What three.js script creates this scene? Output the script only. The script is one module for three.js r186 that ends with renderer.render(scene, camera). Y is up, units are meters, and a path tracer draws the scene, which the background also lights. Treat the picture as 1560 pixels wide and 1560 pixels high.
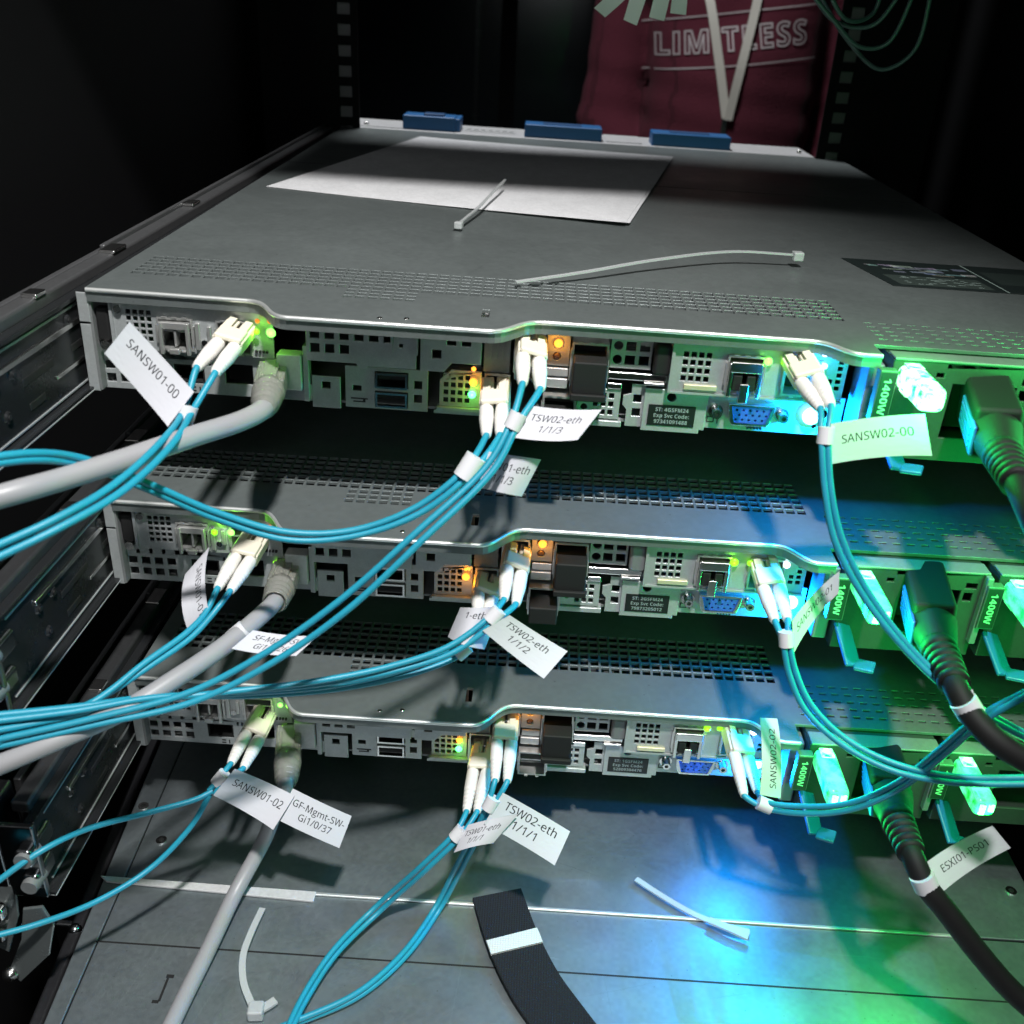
import * as THREE from 'three';
import { mergeGeometries } from 'three/addons/utils/BufferGeometryUtils.js';
import { RoundedBoxGeometry } from 'three/addons/geometries/RoundedBoxGeometry.js';
import { MarchingCubes } from 'three/addons/objects/MarchingCubes.js';

// ---------------------------------------------------------------- camera, light, exposure
// All shapes below are given in millimetres: x to the right, y up, z towards the viewer; the origin is
// the left rear corner of the uppermost server's lid. They become metres when a mesh is made.
const MM = 0.001;
const scene = new THREE.Scene();
scene.background = new THREE.Color(0.0035, 0.0045, 0.0055);
const camera = new THREE.PerspectiveCamera(55.08, 1, 0.01, 20);
camera.position.set(0.1772, 0.1089, 0.3705);
camera.quaternion.setFromRotationMatrix(new THREE.Matrix4().makeBasis(
  new THREE.Vector3(0.9981, 0.0465, -0.0405), new THREE.Vector3(-0.06, 0.8841, -0.4634), new THREE.Vector3(0.0143, 0.465, 0.8852)));
camera.focus = 0.46;
camera.userData.fStop = 16;
const renderer = new THREE.WebGLRenderer({ antialias: true });
renderer.toneMapping = THREE.LinearToneMapping;
renderer.toneMappingExposure = 1;
renderer.shadowMap.enabled = true;

function lamp(color, intensity, [x, y, z], [tx, ty, tz], angle, penumbra, radius, name) {
  const l = new THREE.SpotLight(color, intensity, 0, angle, penumbra, 2);
  l.name = name; l.position.set(x * MM, y * MM, z * MM); l.target.position.set(tx * MM, ty * MM, tz * MM);
  l.castShadow = true; l.shadow.radius = radius; l.shadow.mapSize.set(2048, 2048);
  scene.add(l, l.target);
  return l;
}
const KEY = [290, 900, 500], FILL = [60, 1100, 1150], FAR = [20, 1130, -790], LOWFILL = [150, 330, 1000];
lamp(new THREE.Color(1, 0.99, 0.98), 7, KEY, [66, -110, 10], 0.42, 1, 1.6, 'unseen_key_lamp');  // out of view, placed to cast the shadows across lids and labels
lamp(new THREE.Color(0.93, 0.97, 1), 0.25, FILL, [110, -100, 0], 0.3, 0.9, 8, 'unseen_near_lamp');  // out of view, placed to light the server faces
lamp(new THREE.Color(0.95, 0.97, 1), 4.6, FAR, [260, 0, -900], 0.95, 0.5, 6, 'unseen_far_lamp');  // out of view, lights the far front section and the person
lamp(new THREE.Color(0.9, 0.96, 1), 0.32, LOWFILL, [180, -100, -200], 0.7, 0.4, 5, 'added_fill_lamp');  // added weak fill from the viewer side, brightens faces and posts

// ---------------------------------------------------------------- small tools
let seed = 7;
const rnd = () => { seed = (seed + 0x6d2b79f5) | 0; let t = Math.imul(seed ^ (seed >>> 15), 1 | seed); t = (t + Math.imul(t ^ (t >>> 7), 61 | t)) ^ t; return ((t ^ (t >>> 14)) >>> 0) / 4294967296; };
const rr = (a, b) => a + (b - a) * rnd();
const V = (a) => new THREE.Vector3(a[0], a[1], a[2]);
const used = new Map();
function numbered(name) { const n = used.get(name) ?? 0; used.set(name, n + 1); return n ? name + '_' + String(n).padStart(3, '0') : name; }
function thing(name, label, category, group, at = [0, 0, 0]) {
  const o = new THREE.Group(); o.name = numbered(name); o.position.set(at[0] * MM, at[1] * MM, at[2] * MM);
  o.userData = { label, category }; if (group) o.userData.group = group;
  scene.add(o); return o;
}
function boxUV(g) {                                        // uv in metres, by the main axis of each face
  const p = g.attributes.position, n = g.attributes.normal, uv = new Float32Array(p.count * 2);
  for (let i = 0; i < p.count; i++) {
    const x = p.getX(i), y = p.getY(i), z = p.getZ(i), a = Math.abs(n.getX(i)), b = Math.abs(n.getY(i)), c = Math.abs(n.getZ(i));
    const [u, v] = b >= a && b >= c ? [x, z] : a >= c ? [z, y] : [x, y];
    uv[i * 2] = u * MM; uv[i * 2 + 1] = v * MM;
  }
  g.setAttribute('uv', new THREE.BufferAttribute(uv, 2)); return g;
}
function part(name, geos, mat, parent, opt = {}) {         // merges shapes in mm into ONE mesh in metres
  const list = [].concat(geos).map((g) => { let q = g.index ? g.toNonIndexed() : g; for (const k of Object.keys(q.attributes)) if (!['position', 'normal', 'uv'].includes(k)) q.deleteAttribute(k); if (!opt.uv) boxUV(q); return q; });
  const g = (list.length > 1 ? mergeGeometries(list) : list[0].clone()).scale(MM, MM, MM);
  const m = new THREE.Mesh(g, mat); m.name = opt.single ? numbered(name) : name; m.castShadow = m.receiveShadow = true;
  if (opt.label) m.userData.label = opt.label; if (opt.kind) m.userData.kind = opt.kind;
  parent.add(m); return m;
}
const box = (x0, x1, y0, y1, z0, z1, r = 0) => {
  const w = Math.abs(x1 - x0), h = Math.abs(y1 - y0), d = Math.abs(z1 - z0);
  const g = r ? new RoundedBoxGeometry(w, h, d, 2, Math.min(r, w / 2.01, h / 2.01, d / 2.01)) : new THREE.BoxGeometry(w, h, d);
  return g.translate((x0 + x1) / 2, (y0 + y1) / 2, (z0 + z1) / 2);
};
const cylZ = (x, y, z0, z1, r, seg = 16, r2 = r) => new THREE.CylinderGeometry(r2, r, z1 - z0, seg).rotateX(Math.PI / 2).translate(x, y, (z0 + z1) / 2);
const cylY = (x, y0, y1, z, r, seg = 16) => new THREE.CylinderGeometry(r, r, y1 - y0, seg).translate(x, (y0 + y1) / 2, z);
const ball = (x, y, z, r, sx = 1, sy = 1, sz = 1) => new THREE.SphereGeometry(r, 12, 8).scale(sx, sy, sz).translate(x, y, z);
const tube = (pts, r, seg = 40, rad = 10) => new THREE.TubeGeometry(new THREE.CatmullRomCurve3(pts.map(V), false, 'centripetal'), seg, r, rad, false);
function path(pts) { const s = new THREE.Shape(); pts.forEach((p, i) => (i ? (p.length === 6 ? s.bezierCurveTo(...p) : s.lineTo(...p)) : s.moveTo(...p))); s.closePath(); return s; }
const rect = (x0, x1, y0, y1) => [[x0, y0], [x1, y0], [x1, y1], [x0, y1]];
const circ = (x, y, r, n = 12) => Array.from({ length: n }, (_, i) => [x + r * Math.cos(i / n * 2 * Math.PI), y + r * Math.sin(i / n * 2 * Math.PI)]);
const sq = (x, y, w, h = w) => rect(x - w / 2, x + w / 2, y - h / 2, y + h / 2);
function plate(outline, holes, z, th = 1, bevel = 0) {     // upright sheet whose front lies at z
  const s = path(outline); for (const h of holes) s.holes.push(path(h));
  const g = new THREE.ExtrudeGeometry(s, { depth: th - 2 * bevel, bevelEnabled: bevel > 0, bevelSize: bevel, bevelThickness: bevel, bevelOffset: -bevel, bevelSegments: 3, curveSegments: 10 });
  return g.translate(0, 0, z - th + bevel);
}
function sheetY(outline, holes, yTop, th = 1.2, bevel = 0) { // level sheet given by (x, z), its top at yTop
  const s = path(outline); for (const h of holes) s.holes.push(path(h));
  const g = new THREE.ExtrudeGeometry(s, { depth: th - 2 * bevel, bevelEnabled: bevel > 0, bevelSize: bevel, bevelThickness: bevel, bevelOffset: -bevel, bevelSegments: 3, curveSegments: 12 });
  return g.rotateX(Math.PI / 2).translate(0, yTop - bevel, 0);
}
const oriented = (g, at, dir, up = [0, 1, 0]) => {          // turns a shape built along +z so that +z points along dir
  const z = V(dir).normalize(), x = V(up).cross(z).normalize(), y = z.clone().cross(x);
  return g.applyMatrix4(new THREE.Matrix4().makeBasis(x, y, z).setPosition(at[0], at[1], at[2]));
};
const add = (a, b, k = 1) => [a[0] + b[0] * k, a[1] + b[1] * k, a[2] + b[2] * k];
const sub = (a, b) => [a[0] - b[0], a[1] - b[1], a[2] - b[2]];
const mid = (a, b, t = 0.5) => [a[0] + (b[0] - a[0]) * t, a[1] + (b[1] - a[1]) * t, a[2] + (b[2] - a[2]) * t];
const len = (a) => Math.hypot(a[0], a[1], a[2]);

// ---------------------------------------------------------------- procedural surfaces
function noiseTexture(size, fn, srgb = false) {
  const d = new Uint8Array(size * size * 4);
  for (let y = 0; y < size; y++) for (let x = 0; x < size; x++) { const c = fn(x / size, y / size, x, y), o = (y * size + x) * 4; d[o] = c[0]; d[o + 1] = c[1]; d[o + 2] = c[2]; d[o + 3] = 255; }
  const t = new THREE.DataTexture(d, size, size); t.wrapS = t.wrapT = THREE.RepeatWrapping; t.magFilter = THREE.LinearFilter; t.minFilter = THREE.LinearMipmapLinearFilter; t.generateMipmaps = true;
  if (srgb) t.colorSpace = THREE.SRGBColorSpace;
  t.needsUpdate = true; return t;
}
const lattice = (n, s) => { const a = []; let q = s; for (let i = 0; i < n * n; i++) { q = (Math.imul(q, 1664525) + 1013904223) | 0; a.push((q >>> 8) / 16777216); } return (u, v) => { const x = u * n, y = v * n, i = Math.floor(x), j = Math.floor(y), f = x - i, g = y - j, w = f * f * (3 - 2 * f), h = g * g * (3 - 2 * g), at = (p, r) => a[((r % n) + n) % n * n + ((p % n) + n) % n]; return (at(i, j) * (1 - w) + at(i + 1, j) * w) * (1 - h) + (at(i, j + 1) * (1 - w) + at(i + 1, j + 1) * w) * h; }; };
const n8 = lattice(8, 11), n32 = lattice(32, 23), n128 = lattice(128, 31), n256 = lattice(256, 47);
const grainMap = noiseTexture(256, (u, v) => { const k = 236 + 9 * (n8(u, v) - 0.5) + 8 * (n32(u, v) - 0.5) + 16 * (n128(u, v) - 0.5); return [k, k, k]; }, true);
const wearMap = (() => {                                     // fine scratches, dust and dull smears on painted sheet metal
  const n = 1024, d = new Float32Array(n * n).fill(230);
  for (let y = 0; y < n; y++) for (let x = 0; x < n; x++) d[y * n + x] += 14 * (n8(x / n, y / n) - 0.5) + 9 * (n32(x / n, y / n) - 0.5) + 12 * (n256(x / n, y / n) - 0.5);
  for (let k = 0; k < 170; k++) { let x = rnd() * n, y = rnd() * n, t = (rnd() < 0.7 ? 0 : 1.57) + rr(-0.35, 0.35), L = rr(15, 160), s = rr(-16, 20) * (rnd() < 0.2 ? 1.6 : 0.8); for (let i = 0; i < L; i++) { x += Math.cos(t); y += Math.sin(t); t += rr(-0.006, 0.006); d[((y & 1023) * n) + (x & 1023)] += s * Math.sin(Math.PI * i / L); } }
  for (let k = 0; k < 900; k++) d[Math.floor(rnd() * n) * n + Math.floor(rnd() * n)] += rr(-70, 25);
  return noiseTexture(n, (u, v, x, y) => { const k = Math.max(0, Math.min(255, d[y * n + x])); return [k, k, k]; }, true);
})();
const crumple = noiseTexture(128, (u, v) => { const k = 128 + 90 * (n8(u, v) - 0.5) + 50 * (n32(u, v) - 0.5); return [k, k, k]; });
const smudgeRough = noiseTexture(512, (u, v) => { const k = 205 + 36 * (n8(u, v) - 0.5) + 26 * (n32(u, v) - 0.5) + 30 * (n256(u, v) - 0.5); return [k, k, k]; });
const fineBump = noiseTexture(256, (u, v) => { const k = 128 + 120 * (n128(u, v) - 0.5) + 90 * (n256(u, v) - 0.5); return [k, k, k]; });
const weaveBump = noiseTexture(64, (u, v) => { const k = 128 + 60 * Math.sin(u * 50.27) + 60 * Math.sin(v * 50.27); return [k, k, k]; });
const rep = (t, perMetre) => { const c = t.clone(); c.repeat.set(perMetre, perMetre); c.needsUpdate = true; return c; };
const grain = rep(grainMap, 9), rough = rep(smudgeRough, 5), bump = rep(fineBump, 22), weave = rep(weaveBump, 110);
const mat = (c, roughness, metalness, o = {}) => { const { rgb, ...rest } = o; return new THREE.MeshPhysicalMaterial({ color: new THREE.Color().setRGB(...[].concat(c, c, c).slice(0, 3)), roughness, metalness, ...rest }); };
const M = {
  lid: mat([0.205, 0.232, 0.228], 0.52, 0.45, { map: rep(wearMap, 1.7), roughnessMap: rep(smudgeRough, 4), bumpMap: bump, bumpScale: 0.00006 }),
  lid4: mat([0.36, 0.41, 0.43], 0.56, 0.85, { map: rep(wearMap, 2.3), roughnessMap: rep(smudgeRough, 3), bumpMap: bump, bumpScale: 0.00003 }),
  steel: mat([0.46, 0.485, 0.485], 0.46, 0.4, { map: rep(grainMap, 30), roughnessMap: rough }),
  edge: mat([0.72, 0.74, 0.72], 0.38, 0.7),  // pale metal for the beads that carry edge highlights
  psuTintedSteel: mat([0.055, 0.075, 0.06], 0.55, 0.4, { map: rep(grainMap, 30) }),  // steel tinted dark green: shade and handle glow put into the colour
  dullSteel: mat([0.24, 0.25, 0.25], 0.6, 0.4, { map: rep(grainMap, 30) }),
  shiny: mat([0.72, 0.71, 0.69], 0.22, 1),
  white: mat([0.62, 0.62, 0.62], 0.45, 0.1, { map: grain }),
  dark: mat(0.012, 0.55, 0.1),
  black: mat(0.010, 0.7, 0, { specularIntensity: 0.6 }),
  blackGloss: mat(0.012, 0.2, 0.1),
  rail: mat([0.03, 0.032, 0.034], 0.32, 0.5, { roughnessMap: rough }),
  railDull: mat([0.20, 0.205, 0.21], 0.4, 0.7, { map: grain }),
  slot: mat(0.13, 0.4, 0.5),
  rack: mat([0.004, 0.004, 0.0045], 0.7, 0, { specularIntensity: 0.25 }),
  board: mat([0.008, 0.012, 0.01], 0.6, 0),
  chipShaded: mat(0.08, 0.5, 0.3),  // circuit parts of the lower servers, their shade put into the colour
  chipLit: mat(0.72, 0.4, 0.3),  // same parts in the uppermost server, brightened as glints under the vents
  beige: mat([0.70, 0.65, 0.53], 0.5, 0, { transmission: 0 }),
  boot: mat([0.72, 0.70, 0.66], 0.5, 0),
  aqua: mat([0.018, 0.33, 0.47], 0.42, 0, { map: rep(wearMap, 9), bumpMap: bump, bumpScale: 0.00002 }),
  grey: mat([0.28, 0.28, 0.29], 0.42, 0),
  clear: mat([0.62, 0.62, 0.56], 0.18, 0, { transmission: 0.75, thickness: 0.002, ior: 1.5 }),
  nylon: mat([0.72, 0.74, 0.74], 0.35, 0, { transmission: 0.55, thickness: 0 }),
  vga: mat([0.03, 0.09, 0.42], 0.42, 0),
  gold: mat([0.75, 0.66, 0.45], 0.35, 0.5),
  bluePlastic: mat([0.015, 0.12, 0.32], 0.42, 0),
  cord: mat(0.007, 0.65, 0, { specularIntensity: 0.6 }),
  lever: mat([0.012, 0.11, 0.30], 0.38, 0, {}),  // light of the blue LED put into the lever colour
  paper: mat([0.9, 0.9, 0.91], 0.85, 0, { map: rep(grainMap, 3) }),
  strap: mat([0.006, 0.006, 0.009], 0.9, 0, { bumpMap: weave, bumpScale: 0.0005 }),
  stitch: mat(0.6, 0.8, 0, { bumpMap: weave, bumpScale: 0.0003 }),
  cage: mat([0.6, 0.6, 0.58], 0.34, 0.75),
  hoodie: mat([0.088, 0.010, 0.022], 0.95, 0, { bumpMap: rep(fineBump, 6), bumpScale: 0.002 }),
  skin: mat([0.42, 0.24, 0.17], 0.55, 0),
  hair: mat(0.012, 0.6, 0),
  lanyard: mat([0.5, 0.48, 0.42], 0.7, 0),
  glass: mat([0.012, 0.016, 0.018], 0.16, 0),
};
const glow = (rgb, k, base = 0.2) => new THREE.MeshStandardMaterial({ color: new THREE.Color().setRGB(rgb[0] * base, rgb[1] * base, rgb[2] * base), emissive: new THREE.Color().setRGB(...rgb), emissiveIntensity: k, roughness: 0.4 });
const LED = {
  green: glow([0.2, 1, 0.1], 3.6), lime: glow([0.3, 1, 0.02], 1.6), amber: glow([1, 0.3, 0.03], 3), dimAmber: glow([1, 0.26, 0.02], 0.9), cyan: glow([0.2, 0.85, 1], 8), blue: glow([0.05, 0.5, 1], 14), emerald: glow([0.08, 1, 0.2], 5), white: glow([0.7, 0.85, 1], 5),
  off: mat([0.10, 0.06, 0.04], 0.4, 0),
};
function spark(parent, color, k, [x, y, z], r = 0.15, name = 'status_led_glow') {
  const l = new THREE.PointLight(new THREE.Color().setRGB(...color), k, 0, 2);
  l.name = name; l.position.set(x * MM, y * MM, z * MM); l.castShadow = true; l.shadow.radius = r; parent.add(l); return l;
}
function printed(lines, o = {}) {                           // flat print on a label
  const { w = 640, h = 256, size = 80, bg = '#f4f4f6', fg = '#0c0d10', x = 0.5, y = 0.5, lead = 1.15, align = 'center', font = 'sans-serif', tilt = 0, weight = '' } = o;
  const c = document.createElement('canvas'); c.width = w; c.height = h; const g = c.getContext('2d');
  g.fillStyle = bg; g.fillRect(0, 0, w, h); g.fillStyle = fg; g.textAlign = align; g.textBaseline = 'middle'; g.font = `${weight} ${size}px ${font}`;
  g.translate(w * x, h * y); g.rotate(tilt);
  lines.forEach((t, i) => g.fillText(t, 0, (i - (lines.length - 1) / 2) * size * lead));
  const t = new THREE.CanvasTexture(c); t.colorSpace = THREE.SRGBColorSpace; t.anisotropy = 8; return t;
}
const labelMat = (lines, o) => { const m = mat(1, 0.8, 0, { specularIntensity: 0.3, map: printed(lines, o), bumpMap: rep(crumple, 0.5), bumpScale: 0.00018 }); m.color.setRGB(0.58, 0.58, 0.605); return m; };
// a bent sheet through four corners (top left, top right, bottom right, bottom left, as its print reads), with thickness
function flag(name, c, bend, m, parent, o = {}) {
  const { th = 0.25, nu = 20, nv = 6, twist = 0, curl = 0 } = o, pos = [], nor = [], uv = [], idx = [];
  const P = c.map(V), n0 = P[1].clone().sub(P[0]).cross(P[3].clone().sub(P[0])).normalize().negate();
  const at = (u, v) => { const a = P[0].clone().lerp(P[1], u), b = P[3].clone().lerp(P[2], u), p = a.lerp(b, v); p.addScaledVector(n0, -bend * 4 * u * (1 - u) + twist * (u - 0.5) * (v - 0.5) * 4); p.addScaledVector(n0, curl * u ** 4 * (0.4 + 0.6 * v)); return p; };
  for (const side of [0, 1]) for (let i = 0; i <= nu; i++) for (let j = 0; j <= nv; j++) {
    const u = i / nu, v = j / nv, e = 1e-3, d = at(Math.min(u + e, 1), v).sub(at(Math.max(u - e, 0), v)), f = at(u, Math.min(v + e, 1)).sub(at(u, Math.max(v - e, 0))), n = f.cross(d).normalize();
    const p = at(u, v).addScaledVector(n, side ? -th : 0); pos.push(p.x, p.y, p.z); nor.push(...(side ? n.negate() : n).toArray()); uv.push(side ? 0.02 : u, side ? 0.02 : 1 - v);
  }
  const N = (nu + 1) * (nv + 1), k = (i, j) => i * (nv + 1) + j;
  for (let i = 0; i < nu; i++) for (let j = 0; j < nv; j++) { const a = k(i, j), b = k(i + 1, j), d = k(i + 1, j + 1), e = k(i, j + 1); idx.push(a, e, b, b, e, d, N + a, N + b, N + e, N + b, N + d, N + e); }
  const rim = []; for (let i = 0; i < nu; i++) rim.push([k(i, 0), k(i + 1, 0)]); for (let j = 0; j < nv; j++) rim.push([k(nu, j), k(nu, j + 1)]); for (let i = nu; i > 0; i--) rim.push([k(i, nv), k(i - 1, nv)]); for (let j = nv; j > 0; j--) rim.push([k(0, j), k(0, j - 1)]);
  for (const [a, b] of rim) idx.push(a, b, N + a, b, N + b, N + a);
  const g = new THREE.BufferGeometry(); g.setAttribute('position', new THREE.Float32BufferAttribute(pos, 3)); g.setAttribute('normal', new THREE.Float32BufferAttribute(nor, 3)); g.setAttribute('uv', new THREE.Float32BufferAttribute(uv, 2)); g.setIndex(idx);
  return part(name, g, m, parent, { uv: true, label: o.label });
}
const mould = rep(noiseTexture(128, (u, v) => { const k = Math.max(0, Math.min(1, 0.55 + 1.5 * (n8(u, v) - 0.5) + 0.5 * (n32(u, v) - 0.5))); return [255 * k, 255 * (0.35 + 0.65 * k), 255 * k]; }), 45);
M.psuGlow = [[0.34, 1, 0.5, 6], [0.10, 1, 0.36, 1.7], [0.4, 1, 0.6, 5]].map(([r, g, bl, k]) => mat([0.1, 0.6, 0.3], 0.25, 0, { emissive: new THREE.Color(r, g, bl), emissiveIntensity: k, emissiveMap: mould }));

// ---------------------------------------------------------------- the rack around the servers
{
  const room = new THREE.Group(); room.name = 'rack_cabinet'; room.userData = { label: 'black rack cabinet around the stack of servers, with slotted posts at its far end', category: 'rack cabinet' }; scene.add(room);
  part('side_panel', box(-92, -88, -700, 520, -620, 700), M.rack, room, { label: 'black left side panel' });
  part('side_panel', box(524, 528, -700, 520, -620, 700), M.rack, room, { label: 'black right side panel' });
  part('base_panel', box(-92, 528, -706, -700, -620, 700), M.rack, room);
  for (const [x0, x1, side] of [[-22, 13, 0], [409, 448, 1]]) {
    const holes = []; for (let y = -420; y < 420; y += 15.9) holes.push(side ? rect(x0 + 8, x0 + 19, y, y + 9) : rect(x1 - 17, x1 - 6, y, y + 9));
    const post = part('slotted_post', [plate(rect(x0, x1, -700, 420), holes, -534, 2), box(side ? x1 - 2 : x0, side ? x1 : x0 + 2, -700, 420, -575, -536)], M.rack, room);
    part('slot_backing', box(side ? x0 + 5 : x1 - 19, side ? x0 + 22 : x1 - 4, -420, 420, -541, -539.5), M.slot, post);
    part('dark_side_sheet', box(side ? x1 + 0.5 : -87.5, side ? 523.5 : x0 - 0.5, -700, 420, -600, -597), M.rack, room);  // black sheet put in to keep the view beside the post dark
  }
  part('unseen_equipment', box(-20, 470, 300, 344, -560, -18, 2), M.rack, room, { label: 'unseen equipment above, shading the rear of the uppermost lid' });  // out of view, placed to shade the rear of lid and paper
  const door = thing('glass_panel', 'dark glossy panel standing behind the rack, left of the person', 'panel');
  part('pane', box(-900, 1900, -1300, 1300, -2440, -2430), M.glass, door);
  part('frame', [box(-26, -14, -1300, 1300, -2429, -2415), box(1300, 1340, -1300, 1300, -2429, -2415)], M.rail, door);
  part('inner_frame', box(40, 80, -1300, 1300, -2429, -2420), M.rack, door);
  const fl = new THREE.Group(); fl.name = 'floor'; fl.userData.kind = 'structure'; scene.add(fl);
  part('floor_sheet', box(-4000, 4000, -1290, -1280, -4000, 4000), mat([0.05, 0.052, 0.055], 0.6, 0), fl);
}
// fixtures for the unseen lamps; the low one is an added fill
for (const [p, name, w, d] of [[KEY, 'unseen_lamp', 30, 30], [LOWFILL, 'unseen_luminaire', 120, 40], [FILL, 'unseen_luminaire', 300, 60], [FAR, 'unseen_luminaire', 300, 60]]) {
  const o = thing(name, { unseen_lamp: 'unseen lamp above and behind the viewer, lighting the servers' }[name] ?? (p === FAR ? 'unseen luminaire over the far aisle, lighting the far front section' : p === LOWFILL ? 'added fill luminaire low behind the viewer' : 'unseen luminaire high over the near aisle, lighting the server faces'), 'lamp', undefined, p);
  part('housing', box(-w / 2, w / 2, 40, 64, -d / 2, d / 2, 3), M.white, o);
  part('diffuser', box(-w / 2 + 3, w / 2 - 3, 36, 40, -d / 2 + 3, d / 2 - 3), glow([1, 0.98, 0.95], 2), o);
}

// ---------------------------------------------------------------- one rack server, seen from its rear
const LIDFRONT = [[64, 0.8], [74, 1.5, 74, 18.5, 83, 19], [158, 19], [167, 19, 168, 4, 178, 3.4], [281, 4], [291, 4, 290, 16.5, 298, 17], [305, 17]];
function lidOutline(zBack, inset = 0) {
  return [[434 - inset, zBack], [0 + inset, zBack], [0 + inset, 0 - inset], ...LIDFRONT.map((p) => p.map((v, i) => (i % 2 ? v - inset : v))), [305, 5], [434 - inset, 5]];
}
function gridHoles(x0, nx, dx, y0, ny, dy, w, h, skip) { const a = []; for (let j = 0; j < ny; j++) for (let i = 0; i < nx; i++) if (!skip || !skip(i, j)) a.push(sq(x0 + i * dx, y0 + j * dy, w, h)); return a; }
const vents = [
  ...gridHoles(10, 59, 5, -53, 6, 5.2, 3.8, 4, (i, j) => (j === 5 && i > 16 && i < 24 && false) || (i < 3 && j < 0)),
  ...gridHoles(100, 6, 5, -21.8, 3, 4.6, 3.6, 3.1),
  ...gridHoles(311, 20, 6, -24, 5, 5.4, 3.4, 1.4),
  sq(156, -1.5, 3, 10),
];
const G = {};                                               // shapes shared by the three servers
const once = (key, make) => (G[key] ??= make());
const sharedPart = (key, name, make, m, parent, opt) => {  // one geometry, one mesh per server
  if (G[key]) { const q = new THREE.Mesh(G[key], m); q.name = name; q.castShadow = q.receiveShadow = true; if (opt?.label) q.userData.label = opt.label; if (opt?.kind) q.userData.kind = opt.kind; parent.add(q); return q; }
  const q = part(name, make(), m, parent, opt); G[key] = q.geometry; return q;
};
function ribbon(pts, y0, y1, th) {                          // upright lip along a plan outline (x, z)
  const s = new THREE.Shape(); pts.forEach((p, i) => (i ? (p.length === 6 ? s.bezierCurveTo(...p) : s.lineTo(...p)) : s.moveTo(...p)));
  const c = s.getPoints(10), out = [];
  for (let i = 0; i < c.length - 1; i++) { const a = c[i], b = c[i + 1], L = a.distanceTo(b); if (L < 0.01) continue; out.push(new THREE.BoxGeometry(L + 0.3, y1 - y0, th).rotateY(-Math.atan2(b.y - a.y, b.x - a.x)).translate((a.x + b.x) / 2, (y0 + y1) / 2, (a.y + b.y) / 2)); }
  return out;
}
function rj45(x0, x1, y0, y1, z, d = 9) { const t = 0.8; return [box(x0, x1, y0, y0 + t, z - d, z), box(x0, x1, y1 - t, y1, z - d, z), box(x0, x0 + t, y0 + t, y1 - t, z - d, z), box(x1 - t, x1, y0 + t, y1 - t, z - d, z)]; }
function sfpCage(key, x0, x1, y0, y1, z, parent, d = 11) {  // open metal cage with sprung fingers and a dark throat
  const c = sharedPart(key, 'port_cage', () => [...rj45(x0, x1, y0, y1, z, d), box(x0 + 1, x1 - 1, (y0 + y1) / 2 + 0.3, (y0 + y1) / 2 + 1, z - d, z - 2.2),
    ...[0.22, 0.5, 0.78].map((t) => box(x0 + (x1 - x0) * t - 1, x0 + (x1 - x0) * t + 1, y1, y1 + 0.5, z - 3, z + 0.6)),
    ...[0.3, 0.7].map((t) => box(x0 + (x1 - x0) * t - 0.8, x0 + (x1 - x0) * t + 0.8, y0 - 0.5, y0, z - 3, z + 0.6)), ...[0, 1].map((k) => box(k ? x1 : x0 - 0.5, k ? x1 + 0.5 : x0, y0 + 3, y1 - 3, z - 3, z + 0.5))], M.cage, parent);
  sharedPart(key + 'throat', 'port_throat', () => box(x0 + 0.8, x1 - 0.8, y0 + 0.8, y1 - 0.8, z - d - 0.5, z - d + 0.3), M.black, c);
  return c;
}
function led(parent, p, m, size = 1.3, light, flat = 1) {
  const g = once('led' + size + '_' + flat, () => new THREE.SphereGeometry(size * MM, 12, 8).scale(1, 1, 0.55 * flat));
  const o = new THREE.Mesh(g, m); o.name = 'status_led'; o.position.set(p[0] * MM, p[1] * MM, p[2] * MM); o.castShadow = o.receiveShadow = true; parent.add(o);
  if (light) spark(parent, light[0], light[1], add(p, [0, -0.2, size * 0.55 + 1.6]), 0.03);
  return o;
}
const tagTexts = [['ST: 4GSFM24', 'Exp Svc Code:', '97341091488'], ['ST: 2GSFM24', 'Exp Svc Code:', '79873205012'], ['ST: 1GSFM24', 'Exp Svc Code:', '52809304476']];
const wattMat = mat(1, 0.5, 0, { map: printed(['1400W'], { w: 512, h: 192, size: 128, bg: '#10301c', fg: '#8fe0a0', weight: 'bold' }) });
const iconMat = mat(1, 0.6, 0, { map: printed(['E', 'C'], { w: 64, h: 128, size: 44, bg: '#4a545c', fg: '#15181c' }) });

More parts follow.
